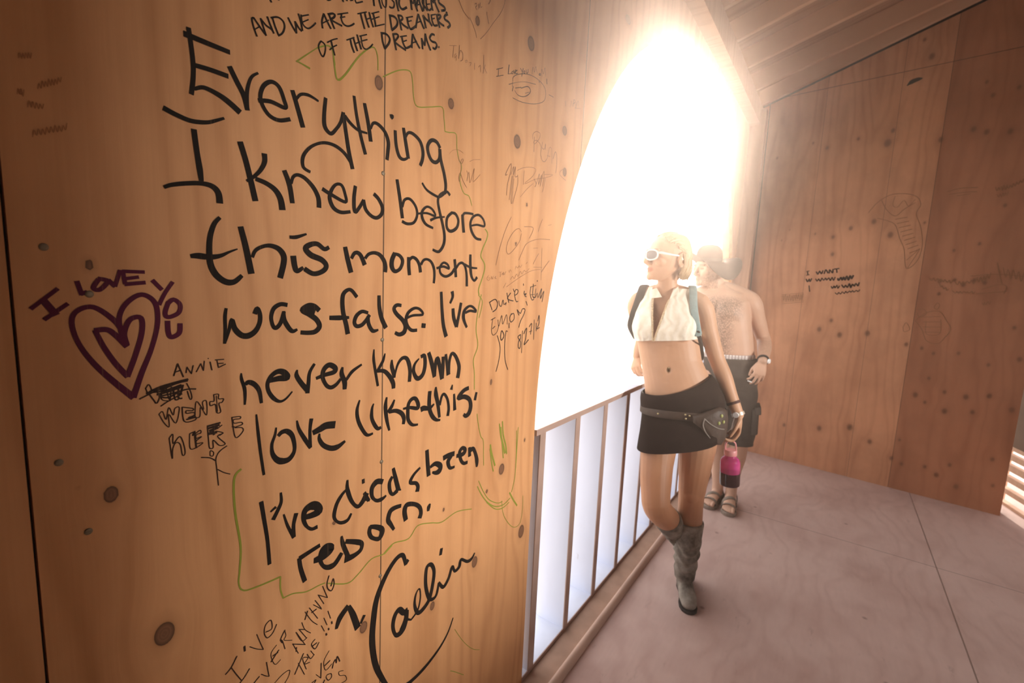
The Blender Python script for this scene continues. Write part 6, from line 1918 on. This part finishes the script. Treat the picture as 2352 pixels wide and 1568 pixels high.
# hat
M_hat = simple('dark_felt_hat', (0.045, 0.030, 0.024), 0.9, var=0.25, scale=30, bump=0.2, bscale=200)
mb = MB()
HC = Vector((-0.163, 0.0, 1.712)); n_ = 48
def brim(a, k):
    """a: angle (0 = picture right, 90 deg = away, 270 = towards the camera), k: 0 at the crown .. 1 at the rim"""
    c0 = lambda ang: max(0.0, math.cos(a - R(ang)))
    out = 0.062 + 0.022 * c0(0) ** 1.5 + 0.026 * c0(50) + 0.036 * c0(325) ** 2
    dz = 0.030 * c0(40) ** 2 - 0.115 * c0(318) ** 4 + 0.055 * c0(205) ** 2 + 0.02 * c0(120) ** 2
    r_ = 0.086 + out * k
    ry = 0.096 + out * k * 0.95
    return HC + Vector((r_ * math.cos(a), ry * math.sin(a), dz * k ** 1.4 + 0.012 * math.sin(a * 2 + 1) * k))
A_ = [2 * math.pi * i / n_ for i in range(n_)]
rs = [[brim(a, k) for a in A_] for k in (0, 0.25, 0.5, 0.75, 0.95, 1.0)]
rs += [[brim(a, k) - Vector((0, 0, 0.005)) for a in A_] for k in (1.0, 0.95, 0.75, 0.5, 0.25, 0)]
mb.rings(rs, cap=False)
hat = tag(mb.build('hat', M_hat, man, angle=180), 'dark floppy wide-brimmed hat')
mb = MB()
mb.loft([(1.702, HC.x, 0.0, 0.088, 0.098, 0.098), (1.735, HC.x, 0.0, 0.0875, 0.097, 0.098), (1.775, HC.x, 0.0, 0.083, 0.091, 0.093), (1.802, HC.x, 0.002, 0.072, 0.078, 0.080), (1.820, HC.x, 0.004, 0.052, 0.056, 0.058), (1.828, HC.x, 0.006, 0.025, 0.028, 0.028)], n=36)
crown = mb.build('crown', M_hat, hat)
mb = MB(); mb.loft([(1.712, HC.x, 0.0, 0.0905, 0.1005, 0.1005), (1.732, HC.x, 0.0, 0.0895, 0.0995, 0.1)], n=36, cap=False); mb.build('hat_band', M_strap, hat)
# watch
mb = MB(); band(mb, (0.224, -0.128, 1.083), (0.004, 0.050, 0.022), 0.0315, 0.009, 0.004)
w2 = tag(mb.build('wristwatch', M_strap, man), 'dark strap watch with white face')
mb = MB(); mb.tube([(0.254, -0.142, 1.080), (0.262, -0.146, 1.080)], [0.0155, 0.0145], n=18, rnd=False); mb.build('watch_case', simple('white_watch_face', (0.85, 0.84, 0.82), 0.3), w2)
# sandals
M_sandal = simple('dusty_grey_webbing', (0.26, 0.205, 0.165), 0.9, var=0.3, scale=60)
for (g0, d, s_, L_), lab in ((FA_, 'dusty strap sandal on the foot nearer the room'), (FB_, 'dusty strap sandal on the foot nearer the railing')):
    h0 = g0 - d * 0.085; t0 = g0 + d * (L_ + 0.012)
    sn = tag(sole_slab(foot_outline((t0.x, t0.y), (h0.x, h0.y), 0.05, 0.040), 0.0, 0.026).build('sandal', M_sandal, man, smooth=False, bevel=0.005), lab)
    def arch(mb, pos, half, h, w, tilt=0.0):
        pts = []
        for k in range(9):
            a = math.pi * k / 8
            pts.append(g0 + d * (pos + tilt * math.cos(a)) + s_ * (half * math.cos(a)) + Vector((0, 0, 0.022 + (h - 0.022) * math.sin(a) ** 0.8)))
        mb.tube(pts, [(w, 0.0035)] * 9, n=10, sub=2, ref=tuple(d))
    for (pos, half, h_, w, tl) in ((L_ * 0.72, 0.047, 0.066, 0.014, 0.008), (L_ * 0.42, 0.045, 0.088, 0.012, -0.02), (-0.01, 0.044, 0.108, 0.012, 0.0)):
        mb = MB(); arch(mb, pos, half, h_, w, tl); mb.build('strap', M_sandal, sn)
# cigarette between his fingers
mb = MB()
cl_ = (MAN_FINGERS[0][3] + MAN_FINGERS[1][3] + MAN_FINGERS[0][4] + MAN_FINGERS[1][4]) / 4
cp = MW(cl_ + Vector((0.004, -0.012, 0.0))); dv = Matrix.Rotation(AM, 3, 'Z') @ Vector((0.72, -0.68, -0.1))
mb.tube([cp - dv * 0.016, cp + dv * 0.018], [0.0044, 0.0044], n=12, rnd=False)
tag(mb.build('cigarette', simple('white_paper', (0.85, 0.83, 0.80), 0.7, var=0.04)), 'short white cigarette stub between the man\'s fingers', 'cigarette')

# ================================================================== haze volume added to give the sun's lens glare a glow
m = bpy.data.materials.new('glare_haze_volume'); m.use_nodes = True
nt = m.node_tree
for n_ in list(nt.nodes):
    if n_.type != 'OUTPUT_MATERIAL': nt.nodes.remove(n_)
vol = nt.nodes.new('ShaderNodeVolumeScatter')
vol.inputs['Color'].default_value = (1.0, 0.80, 0.68, 1)
vol.inputs['Density'].default_value = 0.042
vol.inputs['Anisotropy'].default_value = 0.88
nt.links.new(vol.outputs[0], nt.nodes['Material Output'].inputs['Volume'])
mb = MB()
x0, x1, y0, y1 = -0.815, 2.0, -0.9, 4.6
mb.box((x0, y0, 0.005), (x1, y1, 3.13))
tag(mb.build('glare_haze', m, smooth=False), 'thin haze added to spread the sun glare through the room', 'haze', kind='stuff')
